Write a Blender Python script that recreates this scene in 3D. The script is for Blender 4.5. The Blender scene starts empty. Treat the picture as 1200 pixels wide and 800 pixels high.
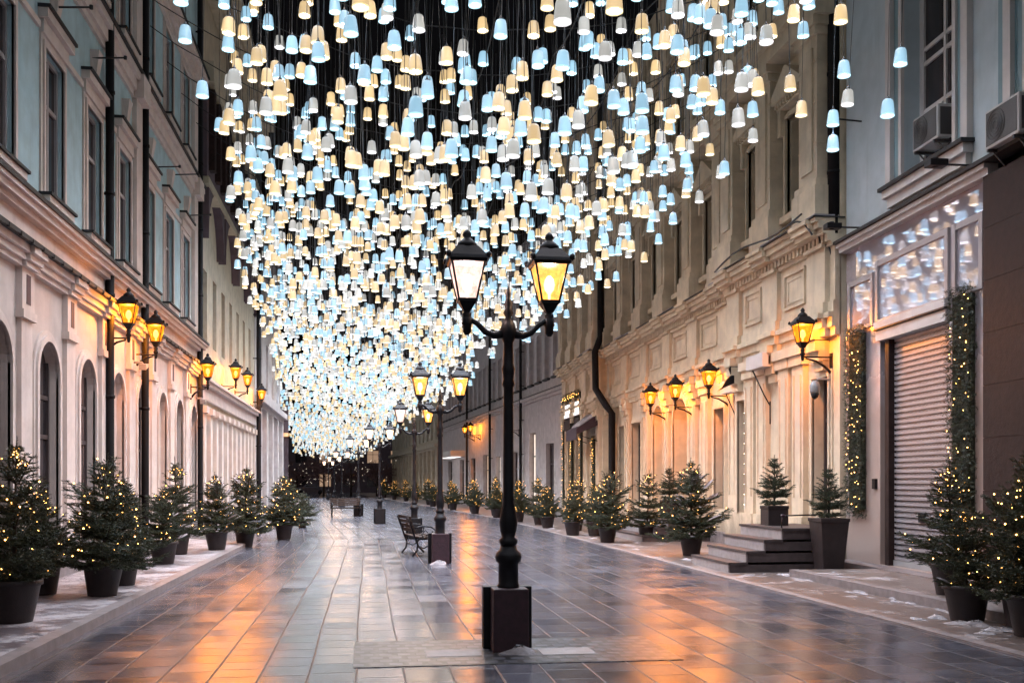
import bpy, math, random
from mathutils import Vector, Matrix
random.seed(11)
R = math.radians
PI = math.pi
sc = bpy.context.scene
col = sc.collection
H0, CAMZ, FPX = 566.0, 1.6, 1200.0
YAW = math.atan(170 / 1200)
CA, SA = math.cos(YAW), math.sin(YAW)

def proj(t, s, z):
    xc = t * CA - s * SA; d = t * SA + s * CA
    if d < .5: return (-9999, -9999, d)
    return (600 + FPX * xc / d, H0 - FPX * (z - CAMZ) / d, d)

# ------------------------------------------------------------------ materials
def new_mat(name):
    m = bpy.data.materials.new(name); m.use_nodes = True
    nt = m.node_tree; nt.nodes.clear()
    out = nt.nodes.new('ShaderNodeOutputMaterial')
    return m, nt, out

class NT:
    def __init__(self, nt): self.nt = nt
    def n(self, typ, **kw):
        nd = self.nt.nodes.new(typ)
        for k, v in kw.items(): setattr(nd, k, v)
        return nd
    def link(self, a, b): self.nt.links.new(a, b)
    def put(self, sock, v):
        if hasattr(v, 'is_output'): self.link(v, sock)
        else: sock.default_value = v
    def m(self, op, a, b=0.0, c=0.0):
        nd = self.n('ShaderNodeMath', operation=op)
        self.put(nd.inputs[0], a); self.put(nd.inputs[1], b); self.put(nd.inputs[2], c)
        return nd.outputs[0]
    def mix(self, f, a, b):
        nd = self.n('ShaderNodeMix', data_type='RGBA')
        self.put(nd.inputs[0], f); self.put(nd.inputs[6], a); self.put(nd.inputs[7], b)
        return nd.outputs[2]
    def noise(self, vec, scale, detail=4, rough=.55):
        nd = self.n('ShaderNodeTexNoise'); nd.inputs['Scale'].default_value = scale
        nd.inputs['Detail'].default_value = detail; nd.inputs['Roughness'].default_value = rough
        if vec is not None: self.link(vec, nd.inputs['Vector'])
        return nd.outputs['Fac']
    def ramp(self, f, lo, hi, a=0.0, b=1.0):
        nd = self.n('ShaderNodeMapRange'); nd.interpolation_type = 'SMOOTHSTEP'
        self.put(nd.inputs[0], f)
        for i, v in enumerate((lo, hi, a, b)): nd.inputs[i + 1].default_value = v
        return nd.outputs[0]
    def pos(self, scale=None):
        g = self.n('ShaderNodeNewGeometry').outputs['Position']
        if scale:
            mp = self.n('ShaderNodeMapping'); mp.inputs['Scale'].default_value = scale
            self.link(g, mp.inputs[0]); return mp.outputs[0]
        return g
    def bump(self, h, strength, dist):
        b = self.n('ShaderNodeBump'); b.inputs['Strength'].default_value = strength
        b.inputs['Distance'].default_value = dist; self.put(b.inputs['Height'], h)
        return b.outputs[0]

def c4(c, k=1.0): return (c[0] * k, c[1] * k, c[2] * k, 1)

def surf(name, c, rough=.8, var=.18, scale=3.0, bump=.25, bdist=.01, streak=.0, metallic=0., spec=.5, fine=60.0, grime=None, splash=False):
    """painted / plastered / metal surface with uneven tone, rain streaks and a fine relief"""
    m, nt, out = new_mat(name); T = NT(nt)
    p = T.n('ShaderNodeBsdfPrincipled'); T.link(p.outputs[0], out.inputs[0])
    g = T.pos()
    n1 = T.noise(g, scale, 6)
    colr = T.mix(T.ramp(n1, .25, .75), c4(c, 1 - var), c4(c, 1 + var * .6))
    if streak:
        n2 = T.noise(T.pos((3.5, 3.5, .22)), 1.6, 5, .65)
        gc = grime or (c[0] * .45, c[1] * .42, c[2] * .4)
        colr = T.mix(T.m('MULTIPLY', T.ramp(n2, .5, .8), streak), colr, c4(gc))
    if splash:                                        # mud splashed on the foot of the wall, worn patches of paint
        sz = T.n('ShaderNodeSeparateXYZ'); T.link(g, sz.inputs[0])
        q = T.ramp(T.m('SUBTRACT', sz.outputs[2], T.m('MULTIPLY', T.noise(g, 2.2, 6, .7), 1.5)), -.55, .35, .75, 0)
        colr = T.mix(q, colr, c4(c, .28))
        colr = T.mix(T.ramp(T.noise(g, 1.1, 8, .75), .60, .66, 0, .30), colr, c4((c[0] * .8, c[1] * .72, c[2] * .66)))
    T.link(colr, p.inputs['Base Color'])
    nf = T.noise(g, fine, 3)
    T.link(T.m('ADD', rough - .08, T.m('MULTIPLY', n1, .16)), p.inputs['Roughness'])
    p.inputs['Metallic'].default_value = metallic
    p.inputs['Specular IOR Level'].default_value = spec
    if bump: T.link(T.bump(T.m('ADD', nf, T.m('MULTIPLY', n1, 2.0)), bump, bdist), p.inputs['Normal'])
    return m

def shade_mat(name, c, s):
    m, nt, out = new_mat(name); T = NT(nt)
    p = T.n('ShaderNodeBsdfPrincipled'); T.link(p.outputs[0], out.inputs[0])
    p.inputs['Base Color'].default_value = (.06, .06, .06, 1); p.inputs['Roughness'].default_value = .5
    lw = T.n('ShaderNodeLayerWeight'); lw.inputs[0].default_value = .35
    k = T.m('SUBTRACT', 1.14, T.m('MULTIPLY', lw.outputs['Facing'], .55))          # inner bulb's glow painted in: brighter face-on, dimmer at the shell's edge
    n = T.noise(T.pos(), 1.9, 2)
    k = T.m('MULTIPLY', k, T.ramp(n, .3, .7, .78, 1.2))                            # bulbs of unequal strength
    T.link(T.m('MULTIPLY', k, s), p.inputs['Emission Strength'])
    p.inputs['Emission Color'].default_value = c4(c)
    m.cycles.emission_sampling = 'NONE'; return m

def emit(name, c, s, sampling='NONE', base=None, gloss=False):
    m, nt, out = new_mat(name); T = NT(nt)
    p = T.n('ShaderNodeBsdfPrincipled'); T.link(p.outputs[0], out.inputs[0])
    p.inputs['Base Color'].default_value = c4(base or (.3, .3, .3))
    p.inputs['Roughness'].default_value = .5
    p.inputs['Emission Color'].default_value = c4(c); p.inputs['Emission Strength'].default_value = s
    m.cycles.emission_sampling = sampling
    return m

def lantern_glass(name, c, s, tint, op=.5):
    m, nt, out = new_mat(name); T = NT(nt)
    tr = T.n('ShaderNodeBsdfTransparent'); tr.inputs[0].default_value = c4(tint)
    e = T.n('ShaderNodeEmission'); e.inputs[1].default_value = s
    n = T.noise(T.pos(), 14, 4, .7)
    T.link(T.mix(T.ramp(n, .3, .7), c4(c, .62), c4(c, 1.25)), e.inputs[0])
    mx = T.n('ShaderNodeMixShader'); mx.inputs[0].default_value = op
    T.link(tr.outputs[0], mx.inputs[1]); T.link(e.outputs[0], mx.inputs[2]); T.link(mx.outputs[0], out.inputs[0])
    m.cycles.emission_sampling = 'NONE'
    return m

M = {}
M['teal'] = surf('teal_plaster', (.40, .57, .62), splash=True, streak=.35, var=.14)
M['pinkwhite'] = surf('warm_white_plaster', (.66, .565, .52), splash=True, streak=.3, var=.12)
M['lower'] = surf('lower_plaster', (.60, .51, .465), splash=True, streak=.25, var=.12)
M['cream'] = surf('cream_plaster', (.50, .44, .33), splash=True, streak=.3)
M['ornate'] = surf('ornate_stone', (.60, .50, .36), splash=True, streak=.55, var=.22, bump=.5, scale=2.2)
M['ornate_low'] = surf('ornate_plaster', (.66, .53, .38), splash=True, streak=.3, var=.14)
M['grey'] = surf('grey_plaster', (.46, .42, .41), splash=True, streak=.35)
M['darkwall'] = surf('dark_plaster', (.075, .05, .06), streak=.3)
M['loggia'] = surf('dark_purple_loggia', (.10, .07, .085), streak=.3)
M['shopteal'] = surf('grey_teal_paint', (.19, .29, .32), streak=.2, var=.1)
M['shoppale'] = surf('pale_teal_paint', (.44, .51, .54), streak=.25, var=.1)
M['shopwhite'] = surf('white_moulding_paint', (.55, .52, .50), streak=.2, var=.1)
M['brown'] = surf('brown_stone', (.030, .017, .015), rough=.6, spec=.2, var=.35, scale=9, bump=.3)
M['black'] = surf('black_iron', (.008, .007, .009), rough=.5, spec=.35, var=.3, metallic=.3, bump=.3, bdist=.004, scale=12)
M['pipe'] = surf('dark_pipe', (.006, .005, .006), rough=.65, spec=.25, var=.3, metallic=.2, bump=.15)
M['maroon'] = surf('maroon_iron', (.034, .010, .016), rough=.55, var=.4, bump=.6, bdist=.006, scale=14, fine=110)
M['tin'] = surf('dark_tin', (.010, .010, .012), rough=.6, var=.3, bump=.2)
M['pot'] = surf('dark_pot', (.020, .012, .012), rough=.55, var=.35, scale=8)
M['bark'] = surf('bark', (.05, .035, .025), rough=.9, bump=.6)
M['twig'] = surf('winter_twigs', (.17, .095, .09), rough=.9)
M['snow'] = surf('old_snow', (.30, .27, .28), rough=.7, var=.2, scale=7, bump=.8, bdist=.02, fine=30)
M['kerb'] = surf('kerb_granite', (.20, .17, .17), rough=.5, var=.3, scale=6, bump=.35)
M['step_stone'] = surf('dark_step_stone', (.06, .045, .045), rough=.4, var=.3, scale=8)
M['step_lit'] = surf('lit_toned_step_stone', (.28, .25, .25), rough=.45, var=.2, scale=8)  # riser stone painted lighter to stand for light from the street
M['tread'] = surf('step_tread_stone', (.05, .038, .038), rough=.5, var=.35, scale=8)
M['wood'] = surf('bench_wood', (.03, .017, .012), rough=.75, var=.35, scale=9, spec=.2)
M['acwhite'] = surf('ac_enamel', (.45, .44, .43), rough=.4, var=.12, streak=.35)
M['acdark'] = surf('ac_grille', (.06, .055, .055), rough=.5, var=.2)
M['frame'] = surf('window_frame_paint', (.34, .31, .31), rough=.5, var=.1)
M['framedark'] = surf('window_frame_dark', (.06, .045, .045), rough=.5, var=.2)
M['awning'] = surf('awning_fabric', (.05, .03, .04), rough=.85, var=.2)
M['steel'] = surf('camera_housing', (.32, .31, .31), rough=.4, var=.1)
M['cable'] = surf('cable_rubber', (.02, .02, .022), rough=.6, bump=0)
M['white_board'] = surf('white_board', (.6, .55, .53), rough=.5, var=.1)
M['needle_brown'] = surf('garland_backing', (.02, .02, .012), rough=.9)

def glass(name, c=(.018, .016, .018), rough=.06):
    m, nt, out = new_mat(name); T = NT(nt)
    p = T.n('ShaderNodeBsdfPrincipled'); T.link(p.outputs[0], out.inputs[0])
    n = T.noise(T.pos((1.2, 1.2, .5)), 1.3, 3)
    T.link(T.mix(T.ramp(n, .35, .7), c4(c), c4((c[0] * 3, c[1] * 2.6, c[2] * 2.5))), p.inputs['Base Color'])
    p.inputs['Roughness'].default_value = rough; p.inputs['IOR'].default_value = 1.55
    T.link(T.bump(T.noise(T.pos(), 1.7, 2), .12, .02), p.inputs['Normal'])
    return m
M['glass'] = glass('dark_window_glass')
M['shutterglass'] = glass('curtained_glass', (.10, .075, .07), .12)
M['litwin'] = emit('lit_shop_window', (1, .78, .62), .5)
M['litdim'] = emit('dim_lit_window', (1, .6, .35), .16)
M['lightbox'] = emit('white_lightbox', (1, .93, .92), .8)
M['orange_sign'] = emit('orange_sign_light', (1, .45, .12), .6)

def foliage_mat():
    m, nt, out = new_mat('spruce_needles'); T = NT(nt)
    p = T.n('ShaderNodeBsdfPrincipled'); T.link(p.outputs[0], out.inputs[0])
    n = T.noise(T.pos(), 9, 4)
    T.link(T.mix(T.ramp(n, .3, .7), (.012, .019, .008, 1), (.042, .050, .019, 1)), p.inputs['Base Color'])
    p.inputs['Roughness'].default_value = .55
    return m
M['needle'] = foliage_mat()
M['fairy'] = emit('fairy_bulb', (1, .46, .10), 11, 'AUTO')
M['fairy_white'] = emit('fairy_bulb_white', (1, .86, .68), 5, 'NONE')
SHADES = {}; DISC = 62
for nm_, c_, s_ in (('cream', (1.0, .70, .34), .96), ('cool', (.44, .77, 1.0), .95), ('grey', (.72, .71, .66), .74), ('white', (.98, .96, .90), .88)):
    SHADES[nm_] = (shade_mat(nm_ + '_frosted_shade', c_, s_ * .435), emit(nm_ + '_shade_rim', (min(1, c_[0] * 1.15), min(1, c_[1] * 1.15), min(1, c_[2] * 1.25)), 0.6, 'NONE', (.1, .1, .1)),
                   emit(nm_ + '_bulb_disc', {'cream': (1, .86, .77), 'cool': (.48, .72, 1), 'grey': (.92, .90, 1), 'white': (.84, .91, 1)}[nm_], DISC, 'AUTO'))
M['glass_post'] = lantern_glass('post_lantern_glass', (1, .36, .07), 1.35, (1, .9, .72), .76)
M['glass_rose'] = lantern_glass('rose_lantern_glass', (1, .62, .53), 1.0, (1, .88, .82), .74)
M['glass_far'] = lantern_glass('far_lantern_glass', (1, .62, .40), 2.4, (1, .9, .8), .75)
M['glass_wall'] = lantern_glass('amber_lantern_glass', (1, .21, .01), 1.3, (1, .74, .25), .74)
M['glass_off'] = surf('unlit_lantern_glass', (.30, .27, .27), rough=.2, var=.1, bump=0)
M['mantle'] = emit('glowing_mantle', (1, .86, .62), 4, 'NONE')

def polished():
    m, nt, out = new_mat('polished_shop_panel'); T = NT(nt)
    p = T.n('ShaderNodeBsdfPrincipled'); T.link(p.outputs[0], out.inputs[0])
    n = T.noise(T.pos(), 2.5, 5)
    sx = T.n('ShaderNodeSeparateXYZ'); T.link(T.pos(), sx.inputs[0])
    low = T.ramp(T.m('ADD', sx.outputs[2], T.m('MULTIPLY', n, 1.6)), 3.4, 5.3)   # road splash dulls the lower panels
    T.link(T.mix(low, (.36, .27, .235, 1), (.70, .64, .70, 1)), p.inputs['Base Color'])
    T.link(T.m('MULTIPLY', low, .7), p.inputs['Metallic'])
    T.link(T.m('SUBTRACT', .50, T.m('MULTIPLY', low, .465)), p.inputs['Roughness'])
    T.link(T.bump(T.noise(T.pos(), .8, 1), .006, .02), p.inputs['Normal'])
    return m
M['polished'] = polished()

def shutter_mat():
    m, nt, out = new_mat('perforated_shutter'); T = NT(nt)
    p = T.n('ShaderNodeBsdfPrincipled'); T.link(p.outputs[0], out.inputs[0])
    sx = T.n('ShaderNodeSeparateXYZ'); T.link(T.pos(), sx.inputs[0])
    fy = T.m('FRACT', T.m('DIVIDE', sx.outputs[1], .045)); fz = T.m('FRACT', T.m('DIVIDE', sx.outputs[2], .095))
    hole = T.m('MULTIPLY', T.m('LESS_THAN', T.m('ABSOLUTE', T.m('SUBTRACT', fy, .5)), .27), T.m('LESS_THAN', T.m('ABSOLUTE', T.m('SUBTRACT', fz, .5)), .2))
    n = T.noise(T.pos(), 5, 4)
    T.link(T.mix(hole, T.mix(n, (.31, .27, .28, 1), (.47, .43, .44, 1)), (.02, .015, .015, 1)), p.inputs['Base Color'])
    p.inputs['Metallic'].default_value = .35; p.inputs['Roughness'].default_value = .4
    return m
M['shutter'] = shutter_mat()

def paving():
    m, nt, out = new_mat('wet_granite_paving'); T = NT(nt)
    p = T.n('ShaderNodeBsdfPrincipled'); T.link(p.outputs[0], out.inputs[0])
    g = T.pos(); sx = T.n('ShaderNodeSeparateXYZ'); T.link(g, sx.inputs[0])
    x, y = sx.outputs[0], sx.outputs[1]
    bend = T.m('MULTIPLY', T.m('MAXIMUM', T.m('SUBTRACT', y, 29.0), 0.0), .072)
    wob = T.m('MULTIPLY', T.noise(T.pos((.12, .12, 1)), 1.0, 1), .18)
    xr = T.m('DIVIDE', T.m('ADD', T.m('ADD', x, bend), wob), .40)
    row, fx = T.m('FLOOR', xr), T.m('FRACT', xr)
    w1 = T.n('ShaderNodeTexWhiteNoise', noise_dimensions='1D'); T.link(row, w1.inputs['W'])
    w2 = T.n('ShaderNodeTexWhiteNoise', noise_dimensions='1D'); T.link(T.m('ADD', row, 77.3), w2.inputs['W'])
    ln = T.m('ADD', .34, T.m('MULTIPLY', w2.outputs[0], .42))
    v = T.m('ADD', T.m('DIVIDE', y, ln), T.m('MULTIPLY', w1.outputs[0], 9.0))
    cl, fy = T.m('FLOOR', v), T.m('FRACT', v)
    cx = T.n('ShaderNodeCombineXYZ'); T.link(row, cx.inputs[0]); T.link(cl, cx.inputs[1])
    wn = T.n('ShaderNodeTexWhiteNoise', noise_dimensions='3D'); T.link(cx.outputs[0], wn.inputs['Vector'])
    sr = T.n('ShaderNodeSeparateXYZ'); T.link(wn.outputs['Color'], sr.inputs[0])
    ex = T.m('MULTIPLY', T.m('MINIMUM', fx, T.m('SUBTRACT', 1.0, fx)), .40)
    ey = T.m('MULTIPLY', T.m('MINIMUM', fy, T.m('SUBTRACT', 1.0, fy)), ln)
    jl = T.m('SUBTRACT', 1.0, T.ramp(ex, .004, .011))
    jc = T.m('MULTIPLY', T.m('SUBTRACT', 1.0, T.ramp(ey, .003, .009)), .8)
    joint = T.m('MAXIMUM', jl, jc)
    n1 = T.noise(g, .55, 5, .6); n2 = T.noise(g, 5.0, 5, .6); n3 = T.noise(g, 70.0, 3, .6)
    tone = T.m('ADD', .62, T.m('MULTIPLY', sr.outputs[0], .5))
    stone = T.mix(T.ramp(n2, .3, .7), (.055, .055, .07, 1), (.115, .115, .14, 1))
    mul = T.n('ShaderNodeMix', data_type='RGBA', blend_type='MULTIPLY'); mul.inputs[0].default_value = 1
    cb = T.n('ShaderNodeCombineXYZ')
    for i in range(3): T.link(tone, cb.inputs[i])
    T.link(stone, mul.inputs[6]); T.link(cb.outputs[0], mul.inputs[7])
    T.link(T.mix(joint, mul.outputs[2], (.018, .016, .018, 1)), p.inputs['Base Color'])
    rr = T.m('ADD', T.ramp(n1, .36, .66, .10, .17), T.m('MULTIPLY', T.m('SUBTRACT', n2, .5), .10))
    rr = T.m('ADD', rr, T.m('MULTIPLY', sr.outputs[1], .08))
    T.link(T.m('MAXIMUM', T.m('ADD', rr, T.m('MULTIPLY', joint, .35)), .09), p.inputs['Roughness'])
    p.inputs['IOR'].default_value = 1.6
    tilt = T.m('ADD', T.m('MULTIPLY', T.m('SUBTRACT', fx, .5), T.m('MULTIPLY', T.m('SUBTRACT', sr.outputs[1], .5), .010)),
               T.m('MULTIPLY', T.m('SUBTRACT', fy, .5), T.m('MULTIPLY', T.m('SUBTRACT', sr.outputs[2], .5), .022)))
    h = T.m('ADD', tilt, T.m('MULTIPLY', joint, -.006))
    h = T.m('ADD', h, T.m('MULTIPLY', n3, .0005)); h = T.m('ADD', h, T.m('MULTIPLY', n2, .0022))
    T.link(T.bump(h, 1.0, 1.0), p.inputs['Normal'])
    return m
M['paving'] = paving()

def cobble():
    m, nt, out = new_mat('small_sett_paving'); T = NT(nt)
    p = T.n('ShaderNodeBsdfPrincipled'); T.link(p.outputs[0], out.inputs[0])
    b = T.n('ShaderNodeTexBrick'); b.inputs['Scale'].default_value = 1
    b.inputs['Brick Width'].default_value = .17; b.inputs['Row Height'].default_value = .17; b.inputs['Mortar Size'].default_value = .028
    b.inputs['Color1'].default_value = (.03, .03, .04, 1); b.inputs['Color2'].default_value = (.085, .085, .10, 1); b.inputs['Mortar'].default_value = (.008, .008, .009, 1)
    T.link(T.pos(), b.inputs[0])
    T.link(b.outputs[0], p.inputs['Base Color'])
    n = T.noise(T.pos(), 6, 4)
    T.link(T.m('ADD', .20, T.m('MULTIPLY', n, .3)), p.inputs['Roughness'])
    T.link(T.bump(T.m('ADD', T.m('MULTIPLY', b.outputs['Fac'], -.012), T.m('MULTIPLY', n, .002)), 1, 1), p.inputs['Normal'])
    return m
M['cobble'] = cobble()

def walk(name, c, snow_lo, snow_hi, s=1.0):
    m, nt, out = new_mat(name); T = NT(nt)
    p = T.n('ShaderNodeBsdfPrincipled'); T.link(p.outputs[0], out.inputs[0])
    g = T.pos(); n1 = T.noise(g, 1.3, 7, .72); n2 = T.noise(g, 7, 5, .65); n3 = T.noise(g, 60, 3)
    f = T.m('MULTIPLY', T.ramp(T.m('ADD', n1, T.m('MULTIPLY', T.m('SUBTRACT', n2, .5), .5)), snow_lo, snow_hi), .75)
    T.link(T.mix(f, T.mix(n2, c4(c, .7), c4(c, 1.3)), (.46, .42, .44, 1)), p.inputs['Base Color'])
    T.link(T.m('ADD', .32, T.m('MULTIPLY', f, .4)), p.inputs['Roughness'])
    T.link(T.bump(T.m('ADD', T.m('ADD', T.m('MULTIPLY', f, .02), T.m('MULTIPLY', n2, .012)), T.m('MULTIPLY', n3, .004)), .9, 1), p.inputs['Normal'])
    return m
M['walkL'] = walk('frosted_pavement', (.12, .095, .10), .40, .58)
M['walkR'] = walk('damp_pavement', (.12, .09, .08), .52, .68)
M['walkU'] = walk('raised_pavement', (.15, .115, .10), .50, .66)
M['ground'] = surf('asphalt_ground', (.05, .045, .05), rough=.6, var=.3)

# ------------------------------------------------------------------ mesh helpers
class MB:
    def __init__(self): self.v = []; self.f = []; self.mi = []; self.k = 0; self.sm = []
    def add(self, vs, fs, smooth=False):
        b = len(self.v); self.v += [tuple(x) for x in vs]
        for f in fs: self.f.append(tuple(b + i for i in f)); self.mi.append(self.k); self.sm.append(smooth)
        return self
    def box(self, x0, x1, y0, y1, z0, z1, tf=None):
        vs = [(x, y, z) for x in (x0, x1) for y in (y0, y1) for z in (z0, z1)]
        if tf: vs = [tf(*q) for q in vs]
        return self.add(vs, [(0, 1, 3, 2), (4, 6, 7, 5), (0, 4, 5, 1), (2, 3, 7, 6), (0, 2, 6, 4), (1, 5, 7, 3)])
    def hexa(self, b4, t4):
        return self.add(list(b4) + list(t4), [(3, 2, 1, 0), (4, 5, 6, 7), (0, 1, 5, 4), (1, 2, 6, 5), (2, 3, 7, 6), (3, 0, 4, 7)])
    def frust(self, cx, cy, z0, z1, w0, w1, d0=None, d1=None):
        d0 = w0 if d0 is None else d0; d1 = w1 if d1 is None else d1
        q = lambda w, d, z: [(cx - w / 2, cy - d / 2, z), (cx + w / 2, cy - d / 2, z), (cx + w / 2, cy + d / 2, z), (cx - w / 2, cy + d / 2, z)]
        return self.hexa(q(w0, d0, z0), q(w1, d1, z1))
    def tube(self, pts, r, n=8, caps=True, smooth=True):
        pts = [Vector(p) for p in pts]; rs = r if isinstance(r, (list, tuple)) else [r] * len(pts)
        vs, fs = [], []
        up0 = Vector((0, 0, 1)); last = None
        for i, p in enumerate(pts):
            t = (pts[min(i + 1, len(pts) - 1)] - pts[max(i - 1, 0)]).normalized()
            if last is None:
                a = up0 if abs(t.z) < .9 else Vector((1, 0, 0))
                u = t.cross(a).normalized()
            else:
                u = (last - t * last.dot(t)).normalized()
            last = u; w = t.cross(u)
            for k in range(n):
                an = 2 * PI * k / n
                vs.append(p + (u * math.cos(an) + w * math.sin(an)) * rs[i])
        for i in range(len(pts) - 1):
            for k in range(n):
                fs.append((i * n + k, i * n + (k + 1) % n, (i + 1) * n + (k + 1) % n, (i + 1) * n + k))
        if caps: fs += [tuple(range(n - 1, -1, -1)), tuple((len(pts) - 1) * n + k for k in range(n))]
        return self.add(vs, fs, smooth)
    def lathe(self, prof, n=16, c=(0, 0, 0), smooth=True, rib=None, capb=True, capt=True):
        vs, fs = [], []
        for r, z in prof:
            for k in range(n):
                an = 2 * PI * (k + .5) / n; q = r * (1 - (rib if rib and k % 2 else 0))
                vs.append((c[0] + q * math.cos(an), c[1] + q * math.sin(an), c[2] + z))
        for i in range(len(prof) - 1):
            for k in range(n):
                fs.append((i * n + k, i * n + (k + 1) % n, (i + 1) * n + (k + 1) % n, (i + 1) * n + k))
        if capb: fs.append(tuple(range(n - 1, -1, -1)))
        if capt: fs.append(tuple((len(prof) - 1) * n + k for k in range(n)))
        return self.add(vs, fs, smooth)
    def ico(self, c, r, sq=(1, 1, 1), smooth=True, jit=0):
        g = (1 + 5 ** .5) / 2
        vs = [(-1, g, 0), (1, g, 0), (-1, -g, 0), (1, -g, 0), (0, -1, g), (0, 1, g), (0, -1, -g), (0, 1, -g), (g, 0, -1), (g, 0, 1), (-g, 0, -1), (-g, 0, 1)]
        l = math.sqrt(1 + g * g); o = []
        for x, y, z in vs:
            q = r / l * (1 + random.uniform(-jit, jit)); o.append((c[0] + x * q * sq[0], c[1] + y * q * sq[1], c[2] + z * q * sq[2]))
        return self.add(o, [(0, 11, 5), (0, 5, 1), (0, 1, 7), (0, 7, 10), (0, 10, 11), (1, 5, 9), (5, 11, 4), (11, 10, 2), (10, 7, 6), (7, 1, 8), (3, 9, 4), (3, 4, 2), (3, 2, 6), (3, 6, 8), (3, 8, 9), (4, 9, 5), (2, 4, 11), (6, 2, 10), (8, 6, 7), (9, 8, 1)], smooth)
    def mesh(self, name, mats):
        me = bpy.data.meshes.new(name); me.from_pydata(self.v, [], self.f)
        for m in (mats if isinstance(mats, (list, tuple)) else [mats]): me.materials.append(m)
        me.polygons.foreach_set('material_index', self.mi)
        me.polygons.foreach_set('use_smooth', self.sm)
        me.update(); return me
    def build(self, name, mats, parent=None, bevel=0):
        o = bpy.data.objects.new(name, self.mesh(name, mats)); col.objects.link(o)
        if parent: o.parent = parent
        if bevel:
            b = o.modifiers.new('bevel', 'BEVEL'); b.width = bevel; b.segments = 2; b.limit_method = 'ANGLE'
        return o

def tag(o, label, cat, group=None):
    o['label'] = label; o['category'] = cat
    if group: o['group'] = group
    return o
def thing(name, label, cat, loc=(0, 0, 0), rz=0, group=None):
    o = bpy.data.objects.new(name, None); col.objects.link(o); o.empty_display_size = .2
    o.location = loc; o.rotation_euler = (0, 0, rz)
    return tag(o, label, cat, group)
def struct(o, kind='structure'):
    o['kind'] = kind; return o
def kids(o): return [c for c in bpy.data.objects if c.parent == o]
def copy_tree(o, parent=None, ch=None):
    if ch is None:
        ch = {}
        for q in bpy.data.objects:
            if q.parent: ch.setdefault(q.parent.name, []).append(q)
    c = o.copy(); col.objects.link(c)
    if parent: c.parent = parent
    for k in ch.get(o.name, []): copy_tree(k, c, ch)
    return c

class Frame:
    """facade frame: u runs along the street, d stands out from the wall towards the street"""
    def __init__(self, ox, oy, dx, dy, side):
        l = math.hypot(dx, dy); self.o = (ox, oy); self.d = (dx / l, dy / l)
        self.n = (self.d[1] * side, -self.d[0] * side)      # side=+1: wall on the left, street to its right
    def __call__(self, u, d, z):
        return (self.o[0] + self.d[0] * u + self.n[0] * d, self.o[1] + self.d[1] * u + self.n[1] * d, z)
    def box(self, mb, u0, u1, d0, d1, z0, z1): return mb.box(u0, u1, d0, d1, z0, z1, tf=self)

def op(u0, u1, z0, z1, arch=False, **kw): return dict(u0=u0, u1=u1, z0=z0, z1=z1, arch=arch, **kw)

def arch_pts(o, n=14, grow=0.0):
    r = (o['u1'] - o['u0']) / 2 + grow; c = (o['u0'] + o['u1']) / 2; zs = o['z1'] - (o['u1'] - o['u0']) / 2
    return [(c - r * math.cos(PI * i / n), zs + r * math.sin(PI * i / n)) for i in range(n + 1)]

def wall_mesh(F, u0, u1, z0, z1, ops, depth=.28, d=0.0):
    mb = MB()
    us = sorted({u0, u1, *[o['u0'] for o in ops], *[o['u1'] for o in ops]}); us = [u for u in us if u0 <= u <= u1]
    zs = sorted({z0, z1, *[o['z0'] for o in ops], *[o['z1'] for o in ops]}); zs = [z for z in zs if z0 <= z <= z1]
    for a, b in zip(us, us[1:]):
        runs = []
        for e, f in zip(zs, zs[1:]):
            cu, cz = (a + b) / 2, (e + f) / 2
            if any(o['u0'] < cu < o['u1'] and o['z0'] < cz < o['z1'] for o in ops): continue
            if runs and runs[-1][1] == e: runs[-1][1] = f
            else: runs.append([e, f])
        for e, f in runs: mb.add([F(a, d, e), F(b, d, e), F(b, d, f), F(a, d, f)], [(0, 1, 2, 3)])
    for o in ops:
        dd = o.get('depth', depth)
        q = lambda p, k: F(p[0], d - k, p[1])
        if o['arch']:
            ap = arch_pts(o)
            path = [(o['u0'], o['z0'])] + ap + [(o['u1'], o['z0'])]
            for p, r in zip(ap, ap[1:]):
                mb.add([F(p[0], d, p[1]), F(r[0], d, r[1]), F(r[0], d, o['z1']), F(p[0], d, o['z1'])], [(0, 1, 2, 3)])
        else:
            path = [(o['u0'], o['z0']), (o['u0'], o['z1']), (o['u1'], o['z1']), (o['u1'], o['z0'])]
        path = path + [path[0]]
        for p, r in zip(path, path[1:]):
            mb.add([q(p, 0), q(r, 0), q(r, dd), q(p, dd)], [(0, 1, 2, 3)])
    # the body of the house behind the face
    dm = max([depth] + [o.get('depth', depth) for o in ops]) + .12
    F.box(mb, u0, u1, d - 9, d - dm, z0, z1)
    mb.add([F(u0, d, z0), F(u0, d - dm, z0), F(u0, d - dm, z1), F(u0, d, z1)], [(0, 1, 2, 3)])
    mb.add([F(u1, d, z0), F(u1, d - dm, z0), F(u1, d - dm, z1), F(u1, d, z1)], [(0, 1, 2, 3)])
    mb.add([F(u0, d, z1), F(u1, d, z1), F(u1, d - dm, z1), F(u0, d - dm, z1)], [(0, 1, 2, 3)])
    return mb

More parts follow.
